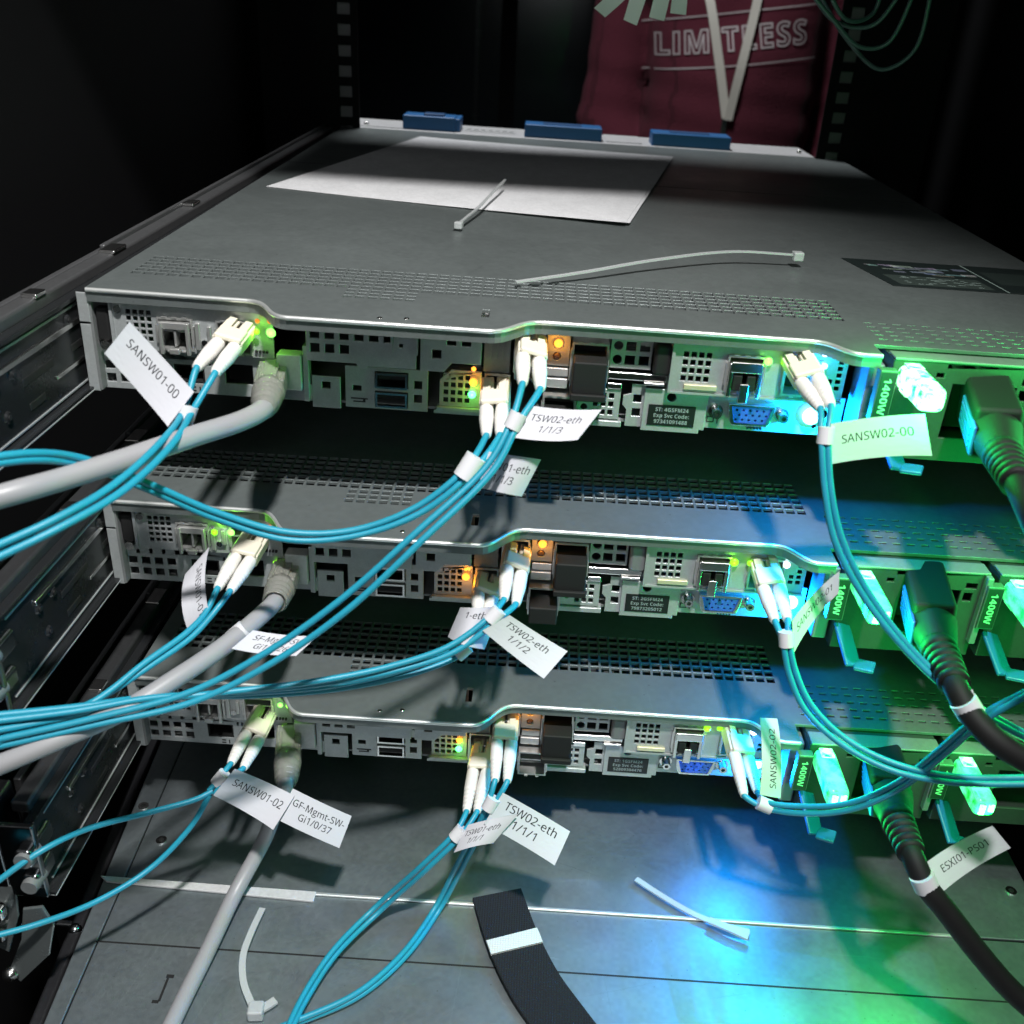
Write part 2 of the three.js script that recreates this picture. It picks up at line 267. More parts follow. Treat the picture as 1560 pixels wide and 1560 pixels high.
function makeServer(i, label, at, ry, rz) {
  const s = thing('rack_server', label, 'server', 'rear of rack servers stacked one above another', at); s.rotation.order = 'YXZ'; s.rotation.y = ry; s.rotation.z = rz;
  const lid = sharedPart('lid', 'lid', () => [sheetY(lidOutline(-538), vents, 0, 1.5, 0.2)], M.lid, s);
  sharedPart('lip', 'lid_lip', () => [...ribbon([[0.5, -0.4], ...LIDFRONT.map((p) => p.map((v, k) => (k % 2 ? v - 0.8 : v)))], -5.4, -1.2, 0.9)], M.lid, lid);
  sharedPart('edge', 'edge_highlight', () => { const s = new THREE.Shape(); s.moveTo(0.6, 0.1); for (const p of LIDFRONT) p.length === 6 ? s.bezierCurveTo(...p) : s.lineTo(...p); const q = s.getPoints(10).map((v) => new THREE.Vector3(v.x, -0.75, v.y)); const cp = new THREE.CurvePath(); for (let k = 1; k < q.length; k++) if (q[k].distanceTo(q[k - 1]) > 0.05) cp.add(new THREE.LineCurve3(q[k - 1], q[k])); return new THREE.TubeGeometry(cp, 160, 0.95, 8, false); }, M.edge, lid);  // pale bead added along the lid front to carry its highlight
  sharedPart('seam', 'lid_seam', () => [box(1, 433, -0.2, 0.12, -330.5, -329.6)], M.dark, lid);
  sharedPart('rivets', 'rivet', () => [ball(117, 0, 14, 1.1, 1, 0.4, 1), ball(127, 0, 12.5, 1.1, 1, 0.4, 1)], M.shiny, lid);
  sharedPart('body', 'chassis', () => [box(0, 434, -43.4, -42.4, -538, -7), box(0, 1.2, -42.4, -1.6, -538, -1), box(432.8, 434, -42.4, -1.6, -538, -1), box(1.2, 432.8, -42.4, -1.6, -538, -536.5)], M.dullSteel, s);
  const bd = sharedPart('board', 'circuit_board', () => box(2, 432, -14, -12.6, -300, -12), M.board, s);
  sharedPart('chips', 'circuit_parts', () => { const a = []; for (let k = 0; k < 230; k++) { const x = rr(6, 425), z = rr(-66, -13), w = rr(1, 5), d = rr(0.8, 4), h = rr(1, 10.4); a.push(box(x, x + w, -12.6, -12.6 + h, z, z + d)); } return a; }, i === 1 ? M.chipLit : M.chipShaded, bd, { kind: 'stuff' });
  bd.children[bd.children.length - 1].userData.kind = 'stuff';
  // lower left: perforated sheet, network socket
  sharedPart('flange', 'side_flange', () => [plate(rect(-4.2, 0.2, -43, -15), [], -1, 1.2, 0.3), plate(rect(-4, 0.4, -14, -2.2), [], -0.5, 1, 0.3)], M.steel, s);
  sharedPart('fp1', 'face_panel', () => [plate([[0.4, -43.2], [84, -43.2], [84, -25.4], [0.4, -25.4]], [...gridHoles(3.3, 4, 5.75, -38.7, 3, 5.6, 3.9, 3.7), rect(29.5, 42, -39, -31), sq(44.4, -30, 0.9, 2), sq(46.6, -30, 0.9, 2), rect(50.5, 62, -38, -29.5), rect(68.6, 78.6, -36.8, -27.6)], -6, 1.1, 0.15)], M.steel, s);
  sharedPart('rjA', 'network_socket', () => rj45(29.5, 42, -39, -31, -6.5, 10), M.black, s);
  sharedPart('rjB', 'network_socket', () => rj45(68.6, 78.6, -36.8, -27.6, -5.2, 10), M.dullSteel, s);
  sharedPart('rjC', 'socket_backing', () => [box(29, 42.5, -39.5, -30.5, -17.4, -16.6), box(68, 79, -37.4, -27, -16.2, -15.4), box(50, 62.4, -38.6, -29, -14, -13)], M.black, s);
  sharedPart('mark', 'port_mark', () => [box(39.4, 39.9, -42.4, -40.2, -6, -5.8), box(36, 38, -40.7, -40.2, -6, -5.8), box(36, 38, -42.2, -41.7, -6, -5.8)], M.dark, s);
  // left riser with its network card
  sharedPart('riserL', 'card_bracket', () => [plate([[8, -25], [72, -25], [72, -6.5], [8, -6.5]], [...gridHoles(14.6, 4, 2.7, -20.2, 5, 2.7, 1.9, 1.9), rect(26, 40.2, -24, -10.6), rect(49.4, 63.4, -24, -10.6)], -3, 1, 0.12), box(7.4, 8.6, -25, -4, -8, -2)], M.steel, s);
  sfpCage('sfpL1', 26, 40.2, -24, -10.6, -2.2, s); sfpCage('sfpL2', 49.4, 63.4, -24, -10.6, -2.2, s);
  sharedPart('sfpml', 'port_latch', () => [box(27, 39.2, -15, -12, -6, -0.6, 0.5), box(27.2, 28.6, -25, -12, -1.6, 0.4, 0.3), box(37.8, 39.2, -25, -12, -1.6, 0.4, 0.3), box(31, 35, -24.6, -22.4, -1.6, 1, 0.4), box(32.6, 33.6, -22, -15.6, -6, -1.4, 0.2), box(41.2, 43, -23, -12, -3, -1.4, 0.3), box(46, 47.6, -20, -13, -3, -1.2, 0.3)], M.cage, s);
  sharedPart('brscrew', 'screw', () => cylZ(11, -8.4, -3, -1.4, 1.6, 14), M.shiny, s); sharedPart('brscrew2', 'screw', () => cylZ(44.6, -20, -3, -1.8, 1.3, 12), M.shiny, s);
  sharedPart('print', 'port_mark', () => { const q = []; for (const [x, y, n, w] of [[64.6, -22.6, 4, 0.9], [140, -40.4, 3, 0.8], [196.6, -40.4, 4, 0.7], [265, -41.8, 5, 0.8]]) for (let k = 0; k < n; k++) q.push(box(x + k * (w + 0.5), x + k * (w + 0.5) + w, y, y + 0.9, -4, y < -41 ? -5.85 : -2.8)); return q.slice(0, 4).map((g) => g.translate(0, 0, 0.9)).concat(q.slice(11)); }, M.dark, s, { kind: 'stuff' });
  const kn = sharedPart('knob', 'thumb_latch', () => [box(1.6, 6.6, -22, -8.5, -7, -2.6, 1)], M.black, s);
  sharedPart('knobscrew', 'screw', () => [cylZ(4.4, -23.6, -5, -1.8, 2, 14)], M.shiny, kn);
  sharedPart('clip', 'riser_clip', () => [box(73.6, 83.4, -36.5, -21.5, -5.9, 0.8, 0.6)], M.white, s);
  sharedPart('clipfoot', 'riser_foot', () => [box(83.8, 86, -41.5, -18, -5.9, -1, 0.3)], M.steel, s);
  // middle: filler brackets, USB sockets, network module
  sharedPart('mp1', 'filler_bracket', () => [plate([[87, -21.3], [106.4, -21.3], [108, -24.2, 110, -24.2, 111, -22.2], [130, -22.2], [130, -2.5], [87, -2.5]], [...gridHoles(90.4, 6, 5.75, -10.4, 1, 5.6, 3.7, 3.7), ...gridHoles(90.4, 3, 5.75, -16, 1, 5.6, 3.7, 3.7), ...gridHoles(90.4, 5, 5.75, -5, 1, 5.6, 3.7, 2.6), sq(124, -13, 1.6)], 6, 1.2, 0.2), ...[120.2, 130].map((x) => box(x, x + 0.7, -16, -4, 6, 7.4))], M.steel, s);
  sharedPart('mp2', 'filler_bracket', () => [plate([[131.6, -22.4], [141, -22.4], [144, -18.6], [155.4, -18.6], [155.4, -2.5], [131.6, -2.5]], [sq(138, -15.4, 3.6), sq(143.6, -9.7, 3.6), sq(149.4, -9.7, 3.6), circ(137.4, -7.4, 1.6)], 6, 1.2, 0.2)], M.steel, s);
  sharedPart('tabA', 'blank_tab', () => [plate(rect(86.6, 98.2, -44.6, -31), [sq(92.4, -34.8, 3.5, 3)], -3.4, 1.2, 0.25), box(85, 86.6, -42, -35, -7, -3.4, 0.3)], M.steel, s);
  sharedPart('tabB', 'usb_panel', () => [plate(rect(99.8, 133.6, -44.4, -26.6), [rect(111.8, 125.6, -43.6, -36.6), rect(111.8, 125.6, -35.4, -28.2), sq(104.6, -36, 3.6, 2.4), sq(129.6, -33, 3.3, 3.5), sq(129.6, -39, 3.3, 3.5)], -5.6, 1, 0.15)], M.steel, s);
  for (const [k, y0, y1] of [['u1', -43.4, -37], ['u2', -35.2, -28.6]]) { const u = sharedPart(k, 'usb_socket', () => rj45(112.2, 125.2, y0, y1, -4.6, 10), M.shiny, s); sharedPart(k + 't', 'usb_tongue', () => [box(113.4, 124, (y0 + y1) / 2 + 0.2, (y0 + y1) / 2 + 2, -14, -6.4), box(112, 125.4, y0, y1, -15, -14.2)], M.black, u); }
  sharedPart('usbmark', 'port_mark', () => [box(102, 109, -40.7, -40.2, -5.6, -5.4), box(103, 108, -42, -41.5, -5.6, -5.4), box(107, 108, -41.5, -40.7, -5.6, -5.4)], M.dark, s);
  sharedPart('ocp', 'network_module', () => [plate([[138.4, -41], [155.4, -41], [155.4, -25.4], [143, -25.4], [138.4, -30]], gridHoles(141, 4, 2.9, -38.4, 4, 3.3, 2, 2.2), -5.4, 1, 0.12), box(137.6, 156, -42.4, -41.2, -8, -3.6), box(136.4, 157, -44.2, -42.8, -9, -4.6)], M.steel, s);
  sharedPart('ocpback', 'module_board', () => box(138, 156, -42, -25, -12, -10.5), M.board, s);
  sfpCage('sfpA', 156.6, 167, -44.6, -25.6, -4.4, s, 14); sfpCage('sfpB', 168.4, 180, -27, -9.6, -3.6, s, 12);
  sharedPart('fingers', 'spring_plate', () => [box(156, 166.4, -24.8, -8, -6, -4.6), ...[158, 160.4, 162.8, 165].map((x) => box(x, x + 1, -19, -9, -4.6, -3.4))], M.dullSteel, s);
  sharedPart('upl', 'light_panel', () => [plate(rect(180.8, 190, -20.5, -4), [circ(185, -11.2, 1.9), circ(185, -16.6, 1.7)], -5, 1.2, 0.2), box(181.4, 190, -24.8, -21.4, -8, -4.6, 0.3), box(181, 190, -29.6, -25.6, -8, -4, 0.4)], M.steel, s);
  led(s, [185, -16.6, -5.4], LED.off, 1.5);
  sfpCage('sfpC', 190.8, 205.4, -28.6, -9.8, -3.2, s, 12);
  if (i !== 9) sharedPart('capC', 'port_cover', () => [box(191.4, 204.8, -27.6, -14.4, -9, 7, 0.8), box(191, 205.2, -30, -27.2, -3, 8.5, 0.6)], M.black, s);
  sfpCage('sfpD', 180.6, 194.2, -46.2, -32.2, -1.4, s, 13);
  if (i !== 3) sharedPart('capD', 'port_cover', () => [box(181.2, 193.6, -45, -36.6, -8, 8, 0.8)], M.black, s);
  sharedPart('hp1', 'hole_plate', () => [plate(rect(206.2, 222.6, -19.4, -5), [circ(209, -10.2, 1.9), circ(209, -15.8, 1.9), ...gridHoles(214, 2, 5.6, -15.8, 2, 5.6, 4, 3.8)], -4, 1.1, 0.2)], M.steel, s);
  sharedPart('kn2', 'release_knob', () => [box(223.2, 230, -20.5, -7.6, -5, 0, 1.6)], i === 1 ? M.black : M.dullSteel, s);
  sharedPart('bar', 'retaining_bar', () => [box(205.8, 229.6, -23.8, -20.6, -6, -2.6, 0.5), box(206.2, 212, -28, -25.6, -6, -3, 0.3), box(220.4, 228.8, -25, -23.9, -6, -1.4, 0.3)], M.shiny, s);
  sharedPart('hp2', 'hole_plate', () => [plate(rect(194.8, 212, -41.4, -28.6), [circ(197.6, -31.2, 1.4), circ(197.6, -36.8, 1.4), ...gridHoles(202.2, 3, 3.1, -38.6, 3, 3.6, 2.1, 2.3)], -4, 1, 0.15), box(194.6, 213.4, -44.4, -42, -8, -3, 0.3)], M.steel, s);
  sharedPart('hp3', 'side_piece', () => [plate([[213.2, -35], [215, -37], [215, -44.2], [222, -44.2], [222, -26], [216.4, -26], [216.4, -30], [213.2, -31]], [sq(219, -32, 3.4), sq(219, -38, 3.4)], -4.6, 1, 0.2)], M.steel, s);
  // right: service tag, VGA, upper riser with two cages
  sharedPart('fp2', 'face_panel', () => [plate([[247, -43.2], [303, -43.2], [303, -26.5], [247, -26.5]], [circ(294.9, -34.2, 2.2), circ(292.6, -39.6, 1)], -6, 1.1, 0.15)], M.steel, s);
  const tp = sharedPart('tagplate', 'service_tag_plate', () => [plate([[221.6, -45.2], [245.4, -45.2], [245.4, -43.6], [247.4, -43.6], [247.4, -27], [221.6, -27]], [circ(232.6, -30.2, 1.9)], -3.6, 1.2, 0.25)], M.steel, s);
  part('service_tag', plate(rect(223.8, 243, -42.6, -33.6), [], -3.3, 0.35).applyMatrix4(new THREE.Matrix4()), M.black, tp);
  { const q = new THREE.Mesh(new THREE.PlaneGeometry(18.8 * MM, 8.6 * MM), mat(1, 0.5, 0, { map: printed(tagTexts[i - 1], { w: 512, h: 234, size: 62, bg: '#0c0d0f', fg: '#8a8f94', align: 'center', weight: 'bold' }) })); q.name = 'service_tag_print'; q.position.set(233.4 * MM, -38.1 * MM, -3.25 * MM); tp.add(q); }
  sharedPart('icon', 'monitor_icon', () => [box(246.8, 247.2, -41, -38, -6, -5.8), box(252.6, 253, -41, -38, -6, -5.8), box(248.4, 251.4, -38.4, -38, -6, -5.8), box(248.4, 251.4, -40.6, -40.2, -6, -5.8), box(248.4, 248.8, -40.2, -38.4, -6, -5.8), box(251, 251.4, -40.2, -38.4, -6, -5.8)], M.dark, s);
  const vg = sharedPart('vga', 'video_socket', () => [plate([[255.6, -30.4], [274.4, -30.4], [274, -36, 273, -39.4, 271.6, -39.4], [258.4, -39.4], [257, -39.4, 256, -36, 255.6, -30.4]], [[[256.6, -31.2], [273.4, -31.2], [271.4, -38.6], [258.6, -38.6]]], -1.2, 4.8, 0.2)], M.shiny, s);
  sharedPart('vgablue', 'socket_insert', () => [plate([[256.8, -31.4], [273.2, -31.4], [271.4, -38.4], [258.6, -38.4]], [...[0, 1, 2].flatMap((r) => Array.from({ length: 5 }, (_, k) => circ(259.2 + k * 2.7 + (r === 1 ? 1.3 : 0), -32.9 - r * 2.05, 0.55, 8)))], -1.7, 3)], M.vga, vg);
  for (const x of [251.4, 278.4]) sharedPart('vs' + x, 'screw_post', () => [cylZ(x, -35.3, -6, -4.8, 3, 16), new THREE.CylinderGeometry(2, 2.3, 4, 6, 1, true).rotateX(Math.PI / 2).translate(x, -35.3, -3), new THREE.RingGeometry(1, 2, 6).translate(x, -35.3, -1)], M.shiny, vg);
  for (const x of [251.4, 278.4]) sharedPart('vh' + x, 'screw_hole', () => cylZ(x, -35.3, -3, -1.3, 1.05), M.dark, vg);
  const rb = sharedPart('riserR', 'card_bracket', () => [plate([[230.6, -25.8], [299, -25.8], [299, -5], [230.6, -5]], [...gridHoles(235.4, 4, 3, -20.4, 4, 3.3, 2.1, 2.3), rect(251.8, 266.4, -24.6, -9.4), rect(274.4, 289, -24.6, -9.4), ...gridHoles(293, 2, 3.2, -20.5, 2, 2.7, 2, 1.8), ...gridHoles(296.2, 1, 3.2, -15.1, 3, 2.7, 2, 1.8)], 0, 1, 0.12), box(229.8, 231, -26.6, -4, -5, 1), box(231, 299, -26.8, -25.9, -5, 0.8)], M.steel, s);
  sharedPart('goldstrip', 'contact_strip', () => box(236, 249, -24.6, -22.6, 0, 1.2, 0.2), M.gold, rb);
  sfpCage('sfpR1', 251.8, 266.4, -24.6, -9.4, 1, s, 10); sfpCage('sfpR2', 274.4, 289, -24.6, -9.4, 1, s, 10);
  sharedPart('sfpmod', 'port_latch', () => [box(253, 265.4, -15.8, -11.4, -6, 3.2, 0.5), box(252.6, 254.2, -26, -12, 1.4, 3, 0.3), box(264, 265.6, -26, -12, 1.4, 3, 0.3), box(257.4, 261, -28, -20, 1.4, 4, 0.4)], M.shiny, s);
  sharedPart('sfpmodb', 'port_plug', () => [box(254.6, 258.2, -23.4, -17, -6, 2.6, 0.5), box(260, 263.6, -23.4, -17, -6, 2.6, 0.5)], M.black, s);
  sharedPart('endblock', 'end_block', () => [box(303.2, 309.4, -41, -6, -5, 11, 0.8)], mat([0.16, 0.18, 0.2], 0.5, 0.2), s);
  if (i !== 2) { const q = new THREE.Mesh(new THREE.PlaneGeometry(4.4 * MM, 11 * MM), iconMat); q.name = 'block_print'; q.position.set(306.3 * MM, -20 * MM, 11.2 * MM); s.add(q); }
  // power supplies
  for (const [n, x] of [[0, 308], [1, 370]]) {
    const p = sharedPart('psu', 'power_supply', () => [plate(rect(2, 60, -41.6, -2), [rect(26, 50, -32, -10), ...gridHoles(20.5, 1, 3, -7, 2, 4, 3, 1.8), rect(51.5, 56, -9, -6.4), rect(51.5, 55, -15, -11)], 16, 1.4, 0.35), box(2, 60, -3, -2, -60, 14.8), box(2, 60, -41.6, -40.6, -60, 14.8), box(2, 3, -40.6, -3, -60, 14.8), box(59, 60, -40.6, -3, -60, 14.8)], M.psuTintedSteel, s);
    p.position.x = x * MM;
    sharedPart('psuin', 'power_inlet', () => [box(26, 50, -32, -10, 2, 3)], M.black, p);
    sharedPart('psuedge', 'cover_edge', () => [box(2.2, 60, -2, -1, 8, 16.4, 0.4), box(58, 60.6, -34, -2, 15, 19, 0.5)], M.dullSteel, p);
    const lb = sharedPart('psulab', 'watt_plate', () => [box(-3.6, 3.2, -25.4, -5, 16, 20.4, 0.5)], mat([0.08, 0.14, 0.1], 0.4, 0.2), p);
    { const q = new THREE.Mesh(once('wq', () => new THREE.PlaneGeometry(18.8 * MM, 5.8 * MM).rotateZ(-Math.PI / 2)), wattMat); q.name = 'watt_print'; q.position.set(-0.2 * MM, -15.2 * MM, 20.6 * MM); lb.add(q); }
    // lit release handle: a clear bar that leans out to the right
    const bright = i === 1;
    const h = sharedPart('psuh', 'lit_handle', () => [box(3.6, 13, -12, -3, 16.2, 44, 2.6), box(6, 10, -14, -11, 16.2, 24, 1)], M.psuGlow[bright ? 0 : 1], p);
    sharedPart('psuhb', 'handle_window', () => [box(5.4, 8, -10.4, -4.8, 43.6, 44.6, 0.5), box(9, 11.6, -8.6, -4.8, 43.6, 44.5, 0.5), box(5.4, 11.4, -3.4, -2.5, 17, 23, 0.4)], M.psuGlow[bright ? 0 : 2], h);
    spark(p, [0.01, 1, 0.14], [0.011, 0.010, 0.0055][i - 1], [8, -9, 50], 0.2, 'handle_glow');
    spark(p, [0.01, 1, 0.14], [0.007, 0.0045, 0.004][i - 1], [7, 9, 30], 0.2, 'handle_glow');
    // release lever below it, bent at its tip
    sharedPart('lever', 'release_lever', () => [oriented(box(-3.6, 3.6, -0.9, 0.9, 0, 20, 0.8), [5, -30, 15], [0.12, -0.46, 0.85], [0.25, 0.85, 0.5]), oriented(box(-3.6, 3.6, -0.8, 0.8, 0, 8, 0.7), [8, -38.8, 31.6], [0.86, 0.1, 0.4], [0.1, 1, 0.1])], M.lever, p);
  }
  return s;
}

const s1 = makeServer(1, 'uppermost rack server, with a sheet of paper and two cable ties on its lid', [1, 1.2, 0], 0.006, -0.012);
const s2 = makeServer(2, 'middle rack server, its lid in the shade between the upper and lower ones', [-0.2, -88.9, 4.5], 0, 0);
const s3 = makeServer(3, 'lowest of the three slim rack servers, above the wide grey chassis', [0, -177.8, 10], 0, 0);
// what only the uppermost one shows: the far front section with its blue touch points
part('front_section', [box(2, 412, -4, 0.4, -600, -539, 0.8), box(4, 60, 0.4, 1.2, -596, -545, 0.3), box(104, 150, 0.4, 1, -590, -560, 0.2), box(230, 262, 0.4, 1.2, -596, -548, 0.3), ...Array.from({ length: 7 }, (_, k) => box(106 + k * 6.4, 110 + k * 6.4, 1, 1.6, -582, -566))], M.white, s1);
part('bolt', [ball(18, 1.6, -552, 2.2), ball(402, 1.6, -556, 2.2)], M.shiny, s1);
for (const [x0, x1, h, notch] of [[51, 97, 12, 1], [158, 226, 11, 0], [270, 339, 11, 0]]) {
  const t = part('touch_point', notch ? [box(x0, x1, -4, h, -572, -545, 1.2), box(x1 - 1, x1 + 4, 0, h - 1, -580, -548, 1)] : [box(x0, x1, -1.5, h, -572, -545, 1.2)], M.bluePlastic, s1);
  part('grip_recess', notch ? [box(x0 + 18, x0 + 36, h - 0.3, h + 1.6, -564, -549, 0.6)] : [box(x0 + 16, x1 - 18, h - 0.2, h + 0.5, -566, -552, 0.2)], mat([0.008, 0.06, 0.17], 0.5, 0), t);
}
// dark printed service label on the right of its lid
{
  const c = document.createElement('canvas'); c.width = 512; c.height = 256; const g = c.getContext('2d');
  g.fillStyle = '#1d2625'; g.fillRect(0, 0, 512, 256);
  for (let k = 0; k < 26; k++) { g.fillStyle = `rgba(${150 + rr(0, 60)},${165 + rr(0, 50)},${165 + rr(0, 50)},0.5)`; g.fillRect(rr(30, 270), rr(40, 130), rr(14, 60), rr(6, 22)); }
  g.fillStyle = '#39433f'; g.fillRect(30, 150, 250, 90); g.fillStyle = '#9fb0aa'; for (let k = 0; k < 40; k++) g.fillRect(40 + rr(0, 220), 158 + Math.floor(rr(0, 7)) * 11, rr(6, 26), 3);
  g.fillStyle = '#8fa09a'; g.fillRect(306, 0, 5, 256); g.fillStyle = '#2c3633'; g.fillRect(330, 60, 160, 120);
  const t = new THREE.CanvasTexture(c); t.colorSpace = THREE.SRGBColorSpace;
  flag('service_label', [[331, 0.4, -142], [470, 0.4, -142], [470, 0.4, -90], [342, 0.4, -90]].map((p) => [Math.min(p[0], 432), p[1], p[2]]), 0, mat(1, 0.45, 0, { map: t }), s1, { th: 0.3 });
}
// status lights: [server, place, colour, size, light]
const gl = [0.25, 1, 0.05], am = [1, 0.35, 0.02], bl = [0, 0.24, 1];
for (const [s, p, m, size, light] of [
  [s1, [66.2, -13.1, 0], LED.lime, 1.3, [gl, 0.00007]], [s1, [71.9, -13.2, 0], LED.green, 1.9, [gl, 0.00021]], [s1, [71.9, -8.4, 0], LED.dimAmber, 1.3], [s1, [66.8, -8.8, 0], LED.dimAmber, 1],
  [s1, [67.4, -28.2, -4], LED.lime, 0.7], [s1, [74.1, -27.7, -4], LED.lime, 0.7],
  [s1, [152.1, -23.9, -4], LED.amber, 1], [s1, [152.1, -29.5, -4], LED.amber, 1.7, [am, 0.00014]], [s1, [151.8, -34.9, -4], LED.emerald, 1.7, [gl, 0.000175]],
  [s1, [185.2, -10.9, -4], LED.amber, 1.8, [am, 0.000245]],
  [s1, [267.3, -10.8, 1.4], LED.green, 1.7, [gl, 0.000105]], [s1, [273.7, -10.7, 1.4], LED.lime, 1.5], [s1, [288.6, -5.8, 1.6], LED.white, 1.5, [bl, 0.0006]], [s1, [289.2, -11.1, 1.6], LED.cyan, 1.3], [s1, [290, -34.3, -4], LED.cyan, 3.7, [bl, 0.03]],
  [s2, [43.3, -13.6, -1], LED.lime, 1.5, [gl, 0.00007]], [s2, [50.5, -13.2, -1], LED.green, 1.6, [gl, 0.000175]], [s2, [67.6, -9.4, -1], LED.dimAmber, 1.2],
  [s2, [67.8, -28.9, -4], LED.lime, 0.9], [s2, [71.6, -30, -4], LED.lime, 0.7],
  [s2, [152.5, -26.3, -4], LED.amber, 0.8], [s2, [152.6, -30.3, -4], LED.amber, 1.8, [am, 0.000245]], [s2, [185.4, -11.3, -4], LED.amber, 1.9, [am, 0.00028]],
  [s2, [267.4, -11.6, 1.4], LED.lime, 1.9, [gl, 0.000105]], [s2, [274.1, -11.5, 1.4], LED.lime, 1.4], [s2, [289.6, -11.2, 1.6], LED.white, 1.5], [s2, [296.1, -33.3, -4], LED.cyan, 3.5, [bl, 0.024]],
  [s3, [67.8, -11.9, 0], LED.green, 1.3, [gl, 0.000105]], [s3, [67.6, -28.6, -4], LED.lime, 1], [s3, [151.9, -29.8, -4], LED.amber, 1.6, [am, 0.00014]], [s3, [151.7, -35.1, -4], LED.emerald, 1.7, [gl, 0.00014]],
  [s3, [184.8, -9.3, -4], LED.amber, 1.8, [am, 0.00021]], [s3, [266.9, -8.7, 1.4], LED.lime, 1.8, [gl, 0.000105]], [s3, [272.6, -8.3, 1.4], LED.lime, 1.4], [s3, [288.4, -8.8, 1.6], LED.white, 1.8, [bl, 0.0005]], [s3, [293.3, -30.3, -3], LED.cyan, 4.4, [bl, 0.021]],
]) led(s, p, m, size, light);

// ---------------------------------------------------------------- the wide chassis at the bottom
{
  const c = thing('storage_chassis', 'wide grey chassis with a flat two-piece lid at the bottom of the stack', 'chassis');
  const y = -266.7;
  part('lid', sheetY([[-24.5, -500], [434, -500], [434, 50.5], [-0.47, 50.5]], [], y, 1.6, 0.5), M.lid4, c);
  part('front_cover', sheetY([[-0.4, 51.6], [434, 51.6], [434, 260], [8.7, 260]], [], y, 1.6, 0.5), M.lid4, c);
  part('side_flange', sheetY([[-53, -500], [-25.1, -500], [8.1, 260], [5.8, 260]], [], y, 1.6, 0.5), M.lid4, c);
  part('seam_highlight', [box(-1, 396, y, y + 1.1, 50.2, 51.9, 0.45)], M.edge, c);  // pale ridge stands for the highlight on the lid step
  part('seam_strip', [sheetY([[-12, 49.4], [90, 50.4], [90, 56], [-8, 52.4]], [], y + 1.5, 1.2, 0.3)], M.white, c);
  part('cover_crease', box(0, 434, y - 0.4, y + 0.12, 83.2, 84, 0), M.dark, c);
  part('slot_mark', [box(36.9, 37.9, y - 0.5, y + 0.15, 99, 110), box(36.4, 39.6, y - 0.5, y + 0.15, 97.4, 99), box(34.6, 37.4, y - 0.5, y + 0.15, 109.6, 111)], M.dark, c);
  part('body', box(-3, 434, y - 88, y - 1.8, -498, 258), M.rack, c);
  for (const p of [[7.9, -266.7, 24.9], [-9, -266.7, 3.4], [424.7, -266.7, 21.9]]) { const s = part('lid_screw', [cylY(p[0], y, y + 0.8, p[2], 2.6, 18)], M.shiny, c); part('screw_socket', cylY(p[0], y + 0.8, y + 0.95, p[2], 1.3, 6), M.dark, s); }
}

